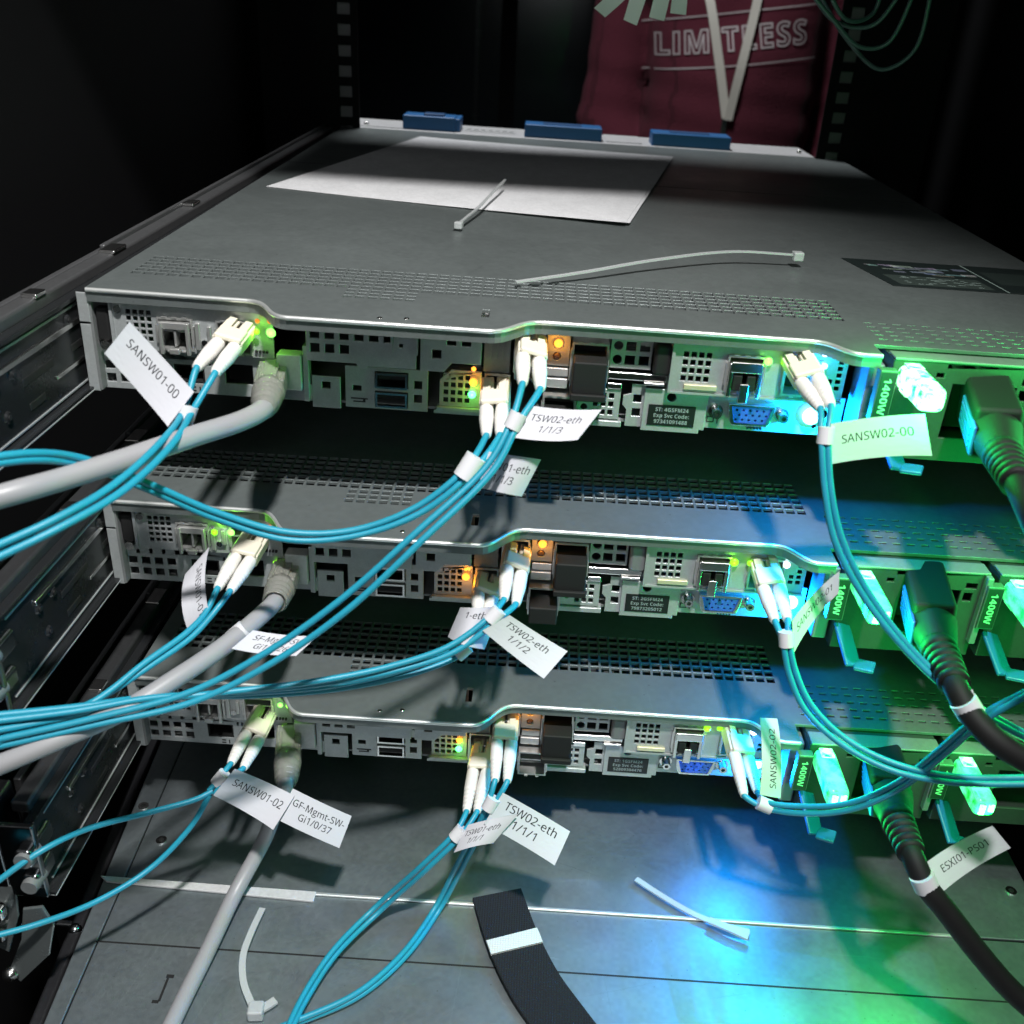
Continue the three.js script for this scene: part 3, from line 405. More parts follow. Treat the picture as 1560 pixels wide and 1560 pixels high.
// ---------------------------------------------------------------- sliding rails on the left
const railNames = ['uppermost black sliding rail, on the left of the uppermost server', 'middle black sliding rail, left of the middle server', 'lowest black sliding rail with its end latch hanging, left of the lowest server'];
[[0, 92, 0], [-88.9, 94, 2], [-177.8, 94, 6]].forEach(([dy, zEnd, dz], i) => {
  const r = thing('slide_rail', railNames[i], 'slide rail', 'black sliding rails left of the servers', [-6, dy, dz]);
  part('rail_plate', [box(-1.4, 0, -40, -4, -530, zEnd), box(-1.4, 4, -41.2, -40, -530, zEnd), box(-6, 0, -41.4, -39.6, -400, zEnd - 2, 0.6), box(-3, 1.6, -5, -3, -530, zEnd, 0.6)], M.rail, r);
  part('upper_channel', [box(-10, -2.5, -4, 1.6, -530, zEnd - 6, 1.4), box(-12, -9.4, -9, 3.4, -530, -60, 0.8), box(-16, -12.6, -34, 0, -530, zEnd - 20, 0.8)], M.railDull.clone(), r).material.color.setRGB(i ? 0.09 : 0.17, i ? 0.092 : 0.172, i ? 0.095 : 0.175);
  part('rail_highlight', [box(-1.2, 4.2, -41.9, -41.2, -530, zEnd, 0.3), box(-0.2, 0.5, -39, -38.2, -530, zEnd - 6, 0.2), box(-0.2, 0.5, -7.4, -6.4, -530, zEnd - 10, 0.2)], M.steel, r);  // pale strips added as highlights along the plate rims
  part('rail_slot', [box(-0.6, 0.25, -24, -21, 20, 44, 0.3), box(-0.6, 0.25, -24, -21, -16, 4, 0.3), box(-0.6, 0.25, -34, -31, 30, 42, 0.3)], M.dark, r);
  part('rail_streak', [box(-0.2, 0.9, -14.6, -12.4, -500, zEnd - 30, 0.4), box(-0.2, 0.6, -30, -28.4, -500, 20, 0.3)], M.shiny, r);  // shiny bars added as bright streaks along the rail
  part('rail_stop', [box(-9, -2, 1.6, 3, -66, -52, 0.5), box(-10.5, -3, 1.8, 3.2, -172, -160, 0.5), box(-8, -2, 1.6, 3.4, 12, 20, 0.5)], M.shiny, r);
  for (const [y, z] of [[-17, 50], [-17, 62], [-30, 58], [-11, 4]]) { const q = part('rail_screw', new THREE.CylinderGeometry(1.8, 2.5, 1, 16).rotateZ(-Math.PI / 2).translate(0.4, y, z), M.rail, r); part('screw_socket', new THREE.CylinderGeometry(1.1, 1.1, 0.4, 6).rotateZ(-Math.PI / 2).translate(1, y, z), M.dark, q); }
  part('end_bracket', [box(-12, 2.5, -40, -2, zEnd, zEnd + 3, 0.8), box(-5, 2, -20, -11, zEnd - 12, zEnd + 7, 2), box(-5, 2, -33, -25, zEnd - 9, zEnd + 6, 2), box(-18, -12, -36, 6, zEnd - 14, zEnd + 3, 1)], M.shiny.clone(), r).material.color.setRGB(0.22, 0.23, 0.24);
  part('bracket_pin', [cylZ(-1, -15, zEnd, zEnd + 8, 4, 18, 3.4), cylZ(-1, -29, zEnd, zEnd + 8, 3.8, 18, 3.2)], M.dullSteel, r);
  if (i === 2) {
    part('end_latch', [plate([[-5, -40], [3, -38], [6, -48], [1, -66], [-14, -84], [-18, -78], [-9, -58]], [], zEnd + 9, 1.4, 0.4), plate([[-26, -36], [-10, -34], [-12, -52], [-20, -74], [-26, -70]], [circ(-18, -46, 2)], zEnd + 3, 1.4, 0.4)], M.rail.clone(), r).material.color.setRGB(0.16, 0.18, 0.18);
    part('latch_hook', [ball(-17, -79, zEnd + 9, 3.4), box(-24, -18, -64, -58, zEnd + 3, zEnd + 7, 1.5), box(-20, -15, -50, -44, zEnd + 3, zEnd + 8, 1.5)], M.shiny, r);
  }
});
{
  const r = thing('chassis_rail', 'long black support rail along the left side of the bottom chassis', 'rail');
  part('rail_bar', [oriented(box(-3, 3, -3, 3, 0, 260, 1.6), [-28, -272, -100], [0.085, 0, 1])], M.railDull.clone(), r).material.color.setRGB(0.05, 0.05, 0.055);
  part('rail_hook', [ball(-13, -270, 76, 3), box(-24, -14, -300, -270, 70, 74, 1.5)], M.shiny.clone(), r).material.color.setRGB(0.3, 0.31, 0.32);
}

// ---------------------------------------------------------------- cables
function strands(parent, starts, centre, o = {}) {
  const { r = 1.22, spread = 1.35, twist = 0.3, phase = 0, m = M.aqua, part: pn = 'cable_strand', split = [] } = o, view = V([0, 0.46, 0.88]);
  starts.forEach((s0, k) => {
    const pts = s0.map((p) => p);
    centre.forEach((c, j) => {
      const a = centre[Math.max(j - 1, 0)], b = centre[Math.min(j + 1, centre.length - 1)], t = V(sub(b, a)).normalize(), side = t.clone().cross(view).normalize();
      const f = phase + twist * j, sg = (k ? -1 : 1) * (starts.length > 1 ? 1 : 0) * (spread + (split[j] ?? 0));
      const wob = starts.length > 1 && j > 0 ? 0.35 : 0; pts.push(V(c).add(V([rr(-wob, wob), rr(-wob, wob), 0])).addScaledVector(side, sg * Math.cos(f)).addScaledVector(view, sg * Math.sin(f)).toArray());
    });
    part(pn, tube(pts, r, 14 * pts.length, 10), m, parent);
  });
}
function bootShape(L) {
  const p = [[0, 0], [2.7, 0], [2.85, 1.5], [2.85, L * 0.45]]; for (let k = 0; k < 5; k++) { const y = L * (0.47 + 0.1 * k), r = 2.75 - 0.16 * k; p.push([r, y], [r, y + L * 0.055], [r - 0.35, y + L * 0.06], [r - 0.35, y + L * 0.095]); }
  p.push([1.75, L], [1.2, L]);
  return new THREE.LatheGeometry(p.map(([x, y]) => new THREE.Vector2(x, y)), 18).rotateX(Math.PI / 2);
}
function duplexPlug(parent, P, E, o = {}) {                 // two optical plugs held side by side, their boots ending at E
  const d = V(sub(mid(E[0], E[1]), P)), L = d.length(), z = d.clone().normalize(), x = V(sub(E[1], E[0])); x.addScaledVector(z, -x.dot(z)).normalize(); const y = z.clone().cross(x);
  const m = new THREE.Matrix4().makeBasis(x, y, z).setPosition(P[0], P[1], P[2]), B = Math.min(15, L * 0.4);
  const c = part('duplex_plug', [box(-5.9, -0.5, -2.8, 2.9, -9, B, 0.7), box(0.5, 5.9, -2.8, 2.9, -9, B, 0.7), box(-5.2, 5.2, 2.2, 4.4, B * 0.35, B + 1, 0.8), box(-4.6, -1.6, 3.4, 4.3, -4, B * 0.5, 0.3), box(1.6, 4.6, 3.4, 4.3, -4, B * 0.5, 0.3)].map((g) => g.applyMatrix4(m)), M.beige, parent);
  E.forEach((e, k) => { const a = V([k ? 3.2 : -3.2, 0, B - 0.5]).applyMatrix4(m).toArray(), v = sub(e, a), l = len(v); part('plug_boot', oriented(bootShape(l), a, v), M.boot, c); });
}
function wrap(parent, at, dir, r = 3.1, w = 6) { return part('label_wrap', oriented(new THREE.CylinderGeometry(r, r, w, 18, 1).rotateX(Math.PI / 2), at, dir), labelPlain, parent); }
const labelPlain2 = mat([0.9, 0.9, 0.9], 0.6, 0);
const labelPlain = mat([0.62, 0.62, 0.64], 0.5, 0);
function fibre(label, { P, E, path: c, tag, wrapAt, wrapDir, clear, ...o }) {
  const t = thing('fibre_cable', label, 'fibre cable', 'aqua fibre cables plugged into the servers');
  if (P) duplexPlug(t, P, E);
  const bk = E.map((e) => mid(e, P ?? c[0], 0.12));
  strands(t, E.map((e, k) => [bk[k], e]), c, o);
  if (tag) { const f = flag('cable_label', tag.c, tag.bend ?? 0, labelMat(tag.text, tag.print), t, { curl: (tag.bend ?? 1) > 0 ? 3 : -3, twist: 0.6, ...(tag.o ?? {}) }); if (wrapAt) wrap(f, wrapAt, wrapDir, o.wrapR, o.wrapW); }
  return t;
}
fibre('aqua fibre cable with a broad white label reading SANSW01-00, upper left', { P: [60.2, -12.8, 2], E: [[57.2, -13.3, 42], [63.6, -14.9, 42]], path: [[57.3, -24.4, 55], [57.7, -27, 76], [51.2, -30.7, 104], [41.5, -33.2, 124], [23.8, -38.1, 140]], spread: 1.6, twist: 0.12,
  tag: { c: [[39.6, 5.4, 52], [59.7, -17.8, 54], [50.8, -29.5, 58], [31.9, -4.2, 58]], bend: 1.6, text: ['SANSW01-00'], print: { w: 640, h: 290, size: 86, x: 0.5, y: 0.36 } }, wrapAt: [56.7, -25.5, 55.5], wrapDir: [-0.3, -0.9, 0.35], wrapR: 3.3 });
fibre('aqua fibre cable labelled TSW02-eth 1/1/3, from the middle of the uppermost server', { P: [175.2, -12, 0], E: [[173.2, -12.9, 40], [179.6, -14.5, 40]], path: [[171.7, -22.1, 52], [164.1, -36.2, 62], [141.2, -56.9, 76], [115, -81.9, 86], [88.2, -101.4, 94], [64.2, -112.5, 102], [35.4, -117, 112], [-2.3, -121.8, 124]], twist: 0.08, split: [0, 0, 0.3, 0.8, 0.8, 0.5],
  tag: { c: [[176, -18.8, 46], [201.5, -17.9, 48], [193.6, -27, 56], [171.2, -26.9, 56]], bend: 1.2, text: ['TSW02-eth', '1/1/3'], print: { w: 560, h: 300, size: 86, x: 0.47, y: 0.5 }, o: { curl: 0.8, twist: 0.2 } }, wrapAt: [171.5, -22.2, 52.5], wrapDir: [-0.4, -0.9, 0.3] });
fibre('aqua fibre cable labelled TSW01 1/1/3, sweeping in one long arc to the left', { P: [162.2, -31.4, 2], E: [[160.8, -35.4, 36], [165.9, -34.8, 36]], path: [[155.7, -42.5, 52], [139, -56.2, 58], [115.7, -65.6, 62], [92.8, -66, 66], [69.5, -56.2, 72], [49.9, -40.6, 82], [36.2, -26.4, 96], [29.7, -18.9, 110], [20.1, -15.4, 124]], twist: 0.1, spread: 1.3,
  tag: { c: [[162.6, -36.6, 48], [181.3, -37.6, 50], [175.1, -51.5, 53], [159.3, -48.6, 53]], bend: -1.5, text: ['TSW01-eth', '1/1/3'], print: { w: 480, h: 320, size: 92, x: 0.46, y: 0.5 } }, wrapAt: [156.1, -41.6, 51.5], wrapDir: [-0.5, -0.85, 0.3], wrapR: 4, wrapW: 9 });
fibre('aqua fibre cable labelled SANSW02-00, hanging down from the right of the uppermost server', { P: [279.6, -12.1, 3], E: [[280, -16.5, 38], [283.5, -15.3, 38]], path: [[280.7, -22.8, 47], [283.2, -39.3, 54], [289.4, -58.2, 60], [303, -78.4, 66], [321.7, -95.9, 76], [339.8, -107.3, 86], [366.1, -116.7, 96]], twist: 0.15, spread: 1.25,
  tag: { c: [[282.1, -18.9, 46], [314.4, -13.9, 44], [318.5, -27.9, 46], [284.7, -33.8, 48]], bend: 2, text: ['SANSW02-00'], print: { w: 640, h: 290, size: 84, y: 0.42, tilt: -0.02 } }, wrapAt: [281, -23, 47], wrapDir: [0, -1, 0.3], wrapR: 3 });
fibre('aqua fibre cable with a curled edge-on white label, left of the middle server', { P: [60.5, -104.8, 6], E: [[57.5, -103.3, 46], [62.4, -104.2, 46]], path: [[56.5, -108.9, 56], [51.8, -111.8, 66], [41.5, -114.9, 82], [29.3, -119, 98], [14.3, -121, 112], [-0.8, -119.9, 126]], twist: 0.5, spread: 1.25,
  tag: { c: [[53.2, -89.7, 38], [56.4, -108.5, 57], [48.4, -115.6, 60], [44.1, -98.8, 44]], bend: -3, text: ['SANSW01-01'], print: { w: 640, h: 256, size: 84, x: 0.55, y: 0.3 } } });
fibre('aqua fibre cable labelled TSW02-eth 1/1/2, from the middle of the middle server', { P: [174.2, -104.6, 5], E: [[170.6, -100.3, 46], [175.4, -102.1, 46]], path: [[167.6, -103.5, 54], [152.3, -113.8, 62], [130.3, -120.4, 68], [101.7, -123.3, 76], [67.5, -123.1, 86], [38.6, -120, 98], [18.5, -118.3, 110], [-0.6, -113.8, 124]], twist: 0.35, spread: 1.5,
  tag: { c: [[173.1, -102.2, 54], [196.5, -117.4, 54], [186.8, -126.4, 60], [163.5, -106.1, 60]], bend: 1.6, text: ['TSW02-eth', '1/1/2'], print: { w: 560, h: 290, size: 84, x: 0.46, y: 0.46 } }, wrapAt: [167.6, -102.9, 54], wrapDir: [-0.6, -0.75, 0.3] });
fibre('aqua fibre cable whose label is rolled into a tube reading -eth, under the middle server', { P: [162.1, -119.9, 6], E: [[159.9, -115.9, 34], [163.8, -117.2, 34]], path: [[155.9, -122.6, 48], [139.2, -127.1, 58], [109.8, -130.7, 68], [77.6, -127.6, 80], [48.9, -120, 94], [24.8, -116, 108], [-1.2, -111.6, 122]], twist: 0.4, spread: 1.5,
  tag: { c: [[153.7, -105.3, 46], [169.7, -103.8, 46], [164.1, -117.8, 56], [149.3, -115.5, 52]], bend: -9, text: ['1-eth', '', ''], print: { w: 380, h: 360, size: 88, x: 0.5, y: 0.5 }, o: { nu: 24 } }, wrapAt: [154.9, -123.6, 49], wrapDir: [-0.7, -0.6, 0.3], wrapR: 3.4 });
fibre('aqua fibre cable with a label reading SANSW02-01, right of the middle server', { P: [280.1, -101.3, 8], E: [[277, -102.7, 46], [281.7, -101.7, 46]], path: [[280.3, -106.2, 53], [284.2, -118.2, 58], [291.1, -129.8, 64], [304.3, -138.9, 72], [321.6, -142.8, 80], [340.4, -140, 88], [370.4, -130.9, 96]], twist: 0.12, spread: 1.25,
  tag: { c: [[281.6, -98.3, 52], [297.2, -78.4, 46], [297.9, -86.8, 48], [284, -110.7, 55]], bend: 2.5, text: ['SANSW02-01'], print: { w: 700, h: 256, size: 96, y: 0.45 }, o: { curl: 0.6, twist: 0 } }, wrapAt: [280.5, -105.9, 53], wrapDir: [0.15, -0.95, 0.3], wrapR: 3 });
{
  const t = fibre('aqua fibre cable with label SANSW01-02 whose two strands part towards the lower left', { P: [58.5, -198.6, 10], E: [[55.6, -192.1, 48], [60.9, -194.3, 48]], path: [[53.2, -195.1, 56], [50.2, -198.3, 60]], twist: 0, spread: 1.2,
    tag: { c: [[59.3, -189.3, 54], [84.9, -200.6, 56], [77, -212.4, 64], [51.7, -197.7, 62]], bend: 2.2, text: ['SANSW01-02'], print: { w: 620, h: 290, size: 88, x: 0.52, y: 0.38 } }, wrapAt: [53.2, -194.5, 55], wrapDir: [-0.6, -0.75, 0.3] });
  part('cable_strand', tube([[50.8, -197.1, 60], [45.3, -198.2, 64], [29.5, -197.2, 74], [9.6, -192.6, 90], [-1.9, -191, 104], [-19.3, -199.5, 118]], 1.22, 70), M.aqua, t);
  part('cable_strand', tube([[49.9, -198.1, 61], [43.1, -209.8, 68], [28.5, -223, 80], [12.4, -225.6, 96], [-3.6, -221.4, 112], [-22.6, -218.5, 124]], 1.22, 70), M.aqua, t);
}
fibre('aqua fibre cable labelled TSW02-eth, ending under the white tag of the lowest server middle', { P: [173.8, -192.5, 10], E: [[170.8, -188.5, 52], [176.1, -188.4, 52]], path: [[169.7, -196.7, 58], [164.6, -213.2, 58], [157.5, -235.1, 56]].concat([[148, -261, 57.6], [136.2, -263, 82.1], [119.1, -263, 103.4], [93.7, -262, 119.9], [72.4, -258, 134.7]]), twist: 0.1, spread: 1.3,
  tag: { c: [[174.4, -191.1, 56], [204.3, -208.9, 58], [197.6, -219.8, 66], [167.5, -202.2, 64]], bend: 1.4, text: ['TSW02-eth', '1/1/1'], print: { w: 600, h: 300, size: 96, x: 0.5, y: 0.46 } }, wrapAt: [169.7, -195.9, 58], wrapDir: [-0.4, -0.85, 0.3] });
fibre('aqua fibre cable labelled TSW01-eth 1/1/1, looping down over the bottom chassis', { P: [163.9, -213, 8], E: [[159.1, -207.3, 52], [163.7, -206.9, 52]], path: [[156.7, -211.8, 60], [143.3, -226.3, 66]].concat([[121.3, -256, 65.8], [106.4, -259, 87.5], [98.4, -260, 108.7], [94.1, -258, 134.4]]), twist: 0.2, spread: 1.4,
  tag: { c: [[160.6, -207.2, 60], [180.8, -197, 62], [170.7, -208.4, 68], [154.7, -216.7, 67]], bend: -1.8, text: ['TSW01-eth', '1/1/1'], print: { w: 520, h: 300, size: 86, x: 0.46, y: 0.52 } }, wrapAt: [156.5, -212.1, 60.5], wrapDir: [-0.6, -0.75, 0.3] });
fibre('aqua fibre cable with an upright label reading SANSW02-02, right of the lowest server', { P: [279.6, -186.9, 12], E: [[277.9, -189.9, 50], [284.4, -190.9, 46]], path: [[286.3, -190.5, 54], [301.2, -184.4, 62], [315.6, -172.7, 70], [327.2, -153.4, 78], [333.9, -130.6, 86], [340.9, -105.7, 94], [353.4, -83.2, 102]], twist: 0.25, spread: 1.3,
  tag: { c: [[283.5, -186.7, 52], [282.1, -157.5, 38], [289.7, -157.6, 38], [293, -188.5, 52]], bend: -2, text: ['SANSW02-02'], print: { w: 720, h: 230, size: 96, y: 0.6 } }, wrapAt: [286, -190.6, 54], wrapDir: [1, -0.3, 0.2] });
{ // tag on the bundle at the left edge, and a thin loose tie across it
  const t = thing('bundle_tag', 'narrow white tag wrapped round the aqua cable bundle at the left edge', 'tag');
  const f = part('tag_sleeve', tube([[-3.8, -114, 118], [6.1, -119.1, 113], [15.6, -121.7, 110]], 2.6, 20, 16), labelPlain, t);
  flag('tag_print', [[4.8, -114.3, 117.5], [7.9, -116, 115.5], [8.1, -117.7, 116.5], [4.9, -116, 118.5]], 0, labelMat(['JR9'], { w: 128, h: 64, size: 52, weight: 'bold' }), f, { th: 0.1, nu: 2, nv: 1 });
}
function strip(pts, w, th, up = [0, 1, 0], seg = 40) {      // flat band along a curve
  const cv = new THREE.CatmullRomCurve3(pts.map(V), false, 'centripetal'), q = [];
  const pos = [], idx = [], U = V(up);
  for (let i = 0; i <= seg; i++) { const p = cv.getPointAt(i / seg), t = cv.getTangentAt(i / seg), s = t.clone().cross(U).normalize(), n = s.clone().cross(t).normalize(); for (const [a, b] of [[-1, 1], [1, 1], [1, -1], [-1, -1]]) { const v = p.clone().addScaledVector(s, a * w / 2).addScaledVector(n, b * th / 2); pos.push(v.x, v.y, v.z); } if (i) for (let k = 0; k < 4; k++) { const a = (i - 1) * 4 + k, b = (i - 1) * 4 + (k + 1) % 4; idx.push(a, b, a + 4, b, b + 4, a + 4); } }
  const e = seg * 4; idx.push(0, 2, 1, 0, 3, 2, e, e + 1, e + 2, e, e + 2, e + 3);
  const g = new THREE.BufferGeometry(); g.setAttribute('position', new THREE.Float32BufferAttribute(pos, 3)); g.setIndex(idx); const f = g.toNonIndexed(); f.computeVertexNormals(); f.setAttribute('uv', new THREE.BufferAttribute(new Float32Array(f.attributes.position.count * 2), 2)); return f;
}
// grey network cables
function network(label, { P, B, path: c, r = 3.7, tag, wrapAt, wrapDir, print }) {
  const t = thing('network_cable', label, 'network cable', 'thick grey network cables on the left');
  const z = V(sub(B, P)), L = z.length(); z.normalize(); const x = V([1, 0, 0]); x.addScaledVector(z, -x.dot(z)).normalize(); const y = z.clone().cross(x), m = new THREE.Matrix4().makeBasis(x, y, z).setPosition(P[0], P[1], P[2]);
  const pl = part('network_plug', [box(-5.8, 5.8, -4, 4, -6, 15, 0.8), box(-3, 3, 4, 5.4, -4, 13, 0.5), box(-5, 5, -2.5, 2.5, 13, 19, 1)].map((g) => g.applyMatrix4(m)), M.clear, t);
  part('plug_contacts', [box(-4.4, 4.4, -2.6, -1.8, -4, 9), box(-4, 4, -1, 2, 2, 12)].map((g) => g.applyMatrix4(m)), mat([0.5, 0.47, 0.36], 0.4, 0.3), pl);
  const prof = [[3.6, 0], [5.8, 0.4], [6.2, 3]]; for (let k = 0; k < 4; k++) prof.push([6.1 - 0.3 * k, 4 + k * 3.4], [6.3 - 0.3 * k, 5.6 + k * 3.4], [5.1 - 0.2 * k, 6.2 + k * 3.4], [5.1 - 0.2 * k, 7.2 + k * 3.4]); prof.push([4.4, L - 13], [3.7, L - 12]);
  part('plug_boot', oriented(new THREE.LatheGeometry(prof.filter((p) => p[1] <= L - 11).map((p) => new THREE.Vector2(...p)), 20).rotateX(Math.PI / 2), add(P, z.toArray(), 13), z.toArray()), M.clear, pl);
  part('cable_jacket', tube([add(P, z.toArray(), 14), B, ...c], r, 90, 18), M.grey, t);
  if (tag) { const f = flag('cable_label', tag.c, tag.bend ?? 0, labelMat(tag.text, tag.print), t); if (wrapAt) wrap(f, wrapAt, wrapDir, r + 0.25, 7); }
  return t;
}
network('thick grey network cable from the uppermost server, running out to the left edge', { P: [72.8, -30, 1], B: [77.8, -30.7, 34], path: [[73.4, -30.8, 46], [61.1, -29.7, 66], [46.3, -29.9, 86], [34.2, -29.6, 102], [25.9, -28.7, 114], [13.3, -29.7, 124]] });
network('thick grey network cable from the middle server, with a white label about its first bend', { P: [73.8, -119.5, 6], B: [76.6, -115.5, 34], path: [[73.7, -114.5, 48], [64.5, -116.7, 66], [52.8, -118.6, 84], [39.1, -121.9, 100], [24, -123.1, 114], [-7, -133, 128]], r: 3.6,
  tag: { c: [[75.4, -111, 62], [99.7, -113.3, 60], [93, -117.4, 68], [69.1, -114.4, 70]], bend: 1.6, text: ['SF-Mgmt-SW', 'Gi1/0/26'], print: { w: 620, h: 250, size: 84, x: 0.5 } }, wrapAt: [68.3, -116.2, 58], wrapDir: [-0.7, -0.55, 0.45] });
network('grey network cable from the lowest server that lies across the bottom chassis', { P: [71.2, -208.7, 11], B: [77.4, -206.9, 42], path: [[71.4, -224.4, 44], [64.6, -243.4, 44]].concat([[55.7, -258, 59.5], [51.6, -261.5, 87.8], [48.9, -262.6, 108.1], [46.3, -262.6, 134.8]]), r: 3.5,
  tag: { c: [[83.7, -198.5, 54], [109.3, -210.4, 56], [105.1, -221.6, 64], [78.7, -209.3, 62]], bend: -1.2, text: ['GF-Mgmt-SW-', 'Gi1/0/37'], print: { w: 600, h: 300, size: 84, x: 0.52, y: 0.5 } } });

// black power cords
function powerCord(label, { P, B, C, path: c, tag, wrapAt, wrapDir, r = 4.3 }) {
  const t = thing('power_cord', label, 'power cord', 'black power cords on the right');
  const z = V(sub(B, P)), L = z.length(); z.normalize(); const x = V([1, 0.1, 0]); x.addScaledVector(z, -x.dot(z)).normalize(); const y = z.clone().cross(x), m = new THREE.Matrix4().makeBasis(x, y, z).setPosition(P[0], P[1], P[2]);
  const pl = part('cord_plug', [box(-8, 8, -10, 10, -12, L * 0.62, 2), new THREE.CylinderGeometry(6.2, 9, L * 0.42, 20).rotateX(Math.PI / 2).translate(0, 0, L * 0.8)].map((g) => g.applyMatrix4(m)), M.black, t);
  part('lock_button', [box(-8.9, -7.4, -6, 5, L * 0.05, L * 0.75, 0.6), ...[0, 1, 2, 3].map((k) => box(-9.4, -8.7, -4.4 + k * 2.4, -3.4 + k * 2.4, L * 0.12, L * 0.68, 0.3))].map((g) => g.applyMatrix4(m)), mat([0.03, 0.12, 0.5], 0.4, 0), pl);
  const v = sub(C, B), l = len(v), prof = [[0.1, -2], [6.6, -2]]; for (let k = 0; k < 6; k++) { const s = l * k / 6, q = 6.6 - 0.22 * k; prof.push([q, s], [q, s + l * 0.1], [q - 1.2, s + l * 0.11], [q - 1.2, s + l * 0.15]); } prof.push([r, l]);
  part('strain_relief', oriented(new THREE.LatheGeometry(prof.map((p) => new THREE.Vector2(...p)), 20).rotateX(Math.PI / 2), B, v), M.cord, pl);
  part('cord', tube([mid(B, C, 0.7), C, ...c], r, 70, 18), M.cord, t);
  if (tag) { const f = flag('cable_label', tag.c, tag.bend ?? 0, labelMat(tag.text, tag.print), t); wrap(f, wrapAt, wrapDir, r + 0.4, 6); }
  return t;
}
powerCord('black power cord plugged into the uppermost server, at the right edge', { P: [347.3, -19.1, 18], B: [337.5, -21.3, 60], C: [333.8, -21.7, 82], path: [[334.6, -27.9, 98], [341.3, -41.3, 110], [350.3, -56.8, 118]] });
powerCord('black power cord plugged into the middle server, crossed by an aqua cable', { P: [341.6, -99.5, 24], B: [332.9, -97.9, 66], C: [330, -96.5, 90], path: [[333.3, -101.3, 98], [341, -106.5, 106], [358.3, -114.1, 112]], tag: { c: [[330.7, -96.2, 94], [333.8, -94.2, 94], [334.9, -97.4, 97], [332.4, -99.9, 97]], bend: 0, text: [''], print: { w: 32, h: 32 } }, wrapAt: [332.7, -100.3, 96.5], wrapDir: [0.55, -0.7, 0.3] });
powerCord('black power cord with a label reading ESXI01-PS01, lower right', { P: [342.6, -187.9, 30], B: [333.1, -176, 72], C: [332.9, -175.4, 92], path: [[336.9, -182, 100], [345, -190.1, 104], [358.3, -204, 110], [372.5, -217.2, 116], [387.7, -227.2, 122]],
  tag: { c: [[337.7, -177, 94], [363.9, -165.4, 84], [371.3, -172.4, 88], [343.8, -186, 100]], bend: 2.4, text: ['ESXI01-PS01'], print: { w: 680, h: 256, size: 86, y: 0.45, font: 'sans-serif' } }, wrapAt: [336.3, -180.9, 99.5], wrapDir: [0.45, -0.8, 0.25] });
// dark thin cables looping at the top right, and white tags hanging from cables at the top
[[[312.3, 123.8, -250], [333.1, 104.7, -250], [351.6, 103.8, -240], [363.1, 125.9, -230]], [[320.8, 124.5, -270], [347.7, 94.8, -270], [366.8, 81, -260], [380, 91.7, -250], [379.4, 129.9, -240]], [[306.3, 123.2, -230], [327.6, 106, -235], [347.5, 92.5, -240], [361.5, 95.2, -240], [369.3, 129.2, -230]], [[313.7, 126.5, -220], [334.2, 105.8, -230], [350.4, 109.6, -240], [353.3, 128.7, -240]]].forEach((p, i) => {
  const t = thing('hanging_cable', ['thin dark cable in the tight loop nearest the post, top right', 'thin dark cable that sags lowest at the top right', 'thin dark cable in the middle loop, top right', 'thin dark cable in the shortest loop, top right'][i], 'cable', 'thin dark cables looping at the top right');
  part('cable_jacket', tube(p, 1.2, 60, 10), mat([0.05, 0.09, 0.09], 0.4, 0), t);
});
[[[[200, 104.6, -300], [213.4, 117.9, -300], [220.9, 112.6, -298], [207.1, 100, -298]], [930, -12]], [[[218.4, 99.1, -300], [222.2, 116.9, -300], [231.6, 115.2, -298], [226.6, 96.3, -298]], [975, -18]], [[[233.4, 101.3, -296], [235.9, 117.5, -296], [245.1, 115.8, -296], [242.5, 99.6, -294]], [1012, -18]], [[[246.2, 104, -300], [246.3, 119.4, -300], [255, 119.8, -298], [255.6, 103.4, -298]], [1038, -24]]].forEach(([c, q], i) => {
  const t = thing('tagged_cable', ['white tag tilted the most, leftmost of the four at the top', 'long white tag, second from the left of the four at the top', 'white tag, third from the left of the four at the top', 'squarest white tag, rightmost of the four at the top'][i], 'cable tag', 'white tags hanging at the top');
  flag('cable_label', c, 0.8, labelPlain2, t);
  const a = mid(c[1], c[2]); part('cable_jacket', tube([a, add(a, [6, 12, 0]), add(a, [20, 60, 6])], 1.2, 20, 8), M.aqua, t);
});

// ---------------------------------------------------------------- loose things lying about
{
  const t = thing('paper_sheets', 'two sheets of blank white paper lying on the uppermost server', 'paper');
  flag('sheet', [[70, 1.2, -500], [276, 1.0, -463], [222.5, 1.2, -186], [11, 1.6, -232]], 0.8, M.paper, t, { th: 0.3, nv: 12 });
  flag('sheet', [[73, 0.6, -502], [278, 0.5, -466], [225, 0.6, -188.5], [13.5, 0.7, -234]], 0.2, M.paper, t, { th: 0.25, nv: 12 });
}
function tie(label, pts, head, dir, o = {}) {
  const t = thing('cable_tie', label, 'cable tie', o.group ?? 'white cable ties lying loose');
  if (head) part('tie_head', oriented(new RoundedBoxGeometry(6.4, 5.4, 6.4, 2, 1).scale(o.hs ?? 1, o.hs ?? 1, o.hs ?? 1), head, dir), M.nylon, t);
  part('tie_band', strip(pts, o.w ?? 2.8, 0.8, o.up ?? [0, 1, 0]), M.nylon, t);
  if (o.stub) part('tie_stub', strip(o.stub, 3.4, 1.2), M.nylon, t);
}
tie('short white cable tie lying at the near edge of the paper', [[134, 3.4, -150], [141, 5, -185], [147, 7, -225], [152, 8, -262]], [133.5, 2.6, -147], [0.2, 0, -1], { w: 1.5, hs: 0.65 });
tie('long white cable tie lying over the vent holes of the uppermost server', [[300, 3.6, -117], [270, 4.6, -112], [230, 4, -88], [196, 2.8, -62], [167, 1.4, -44]], [302, 3, -117], [-1, 0, 0.1], { w: 2, hs: 0.8 });
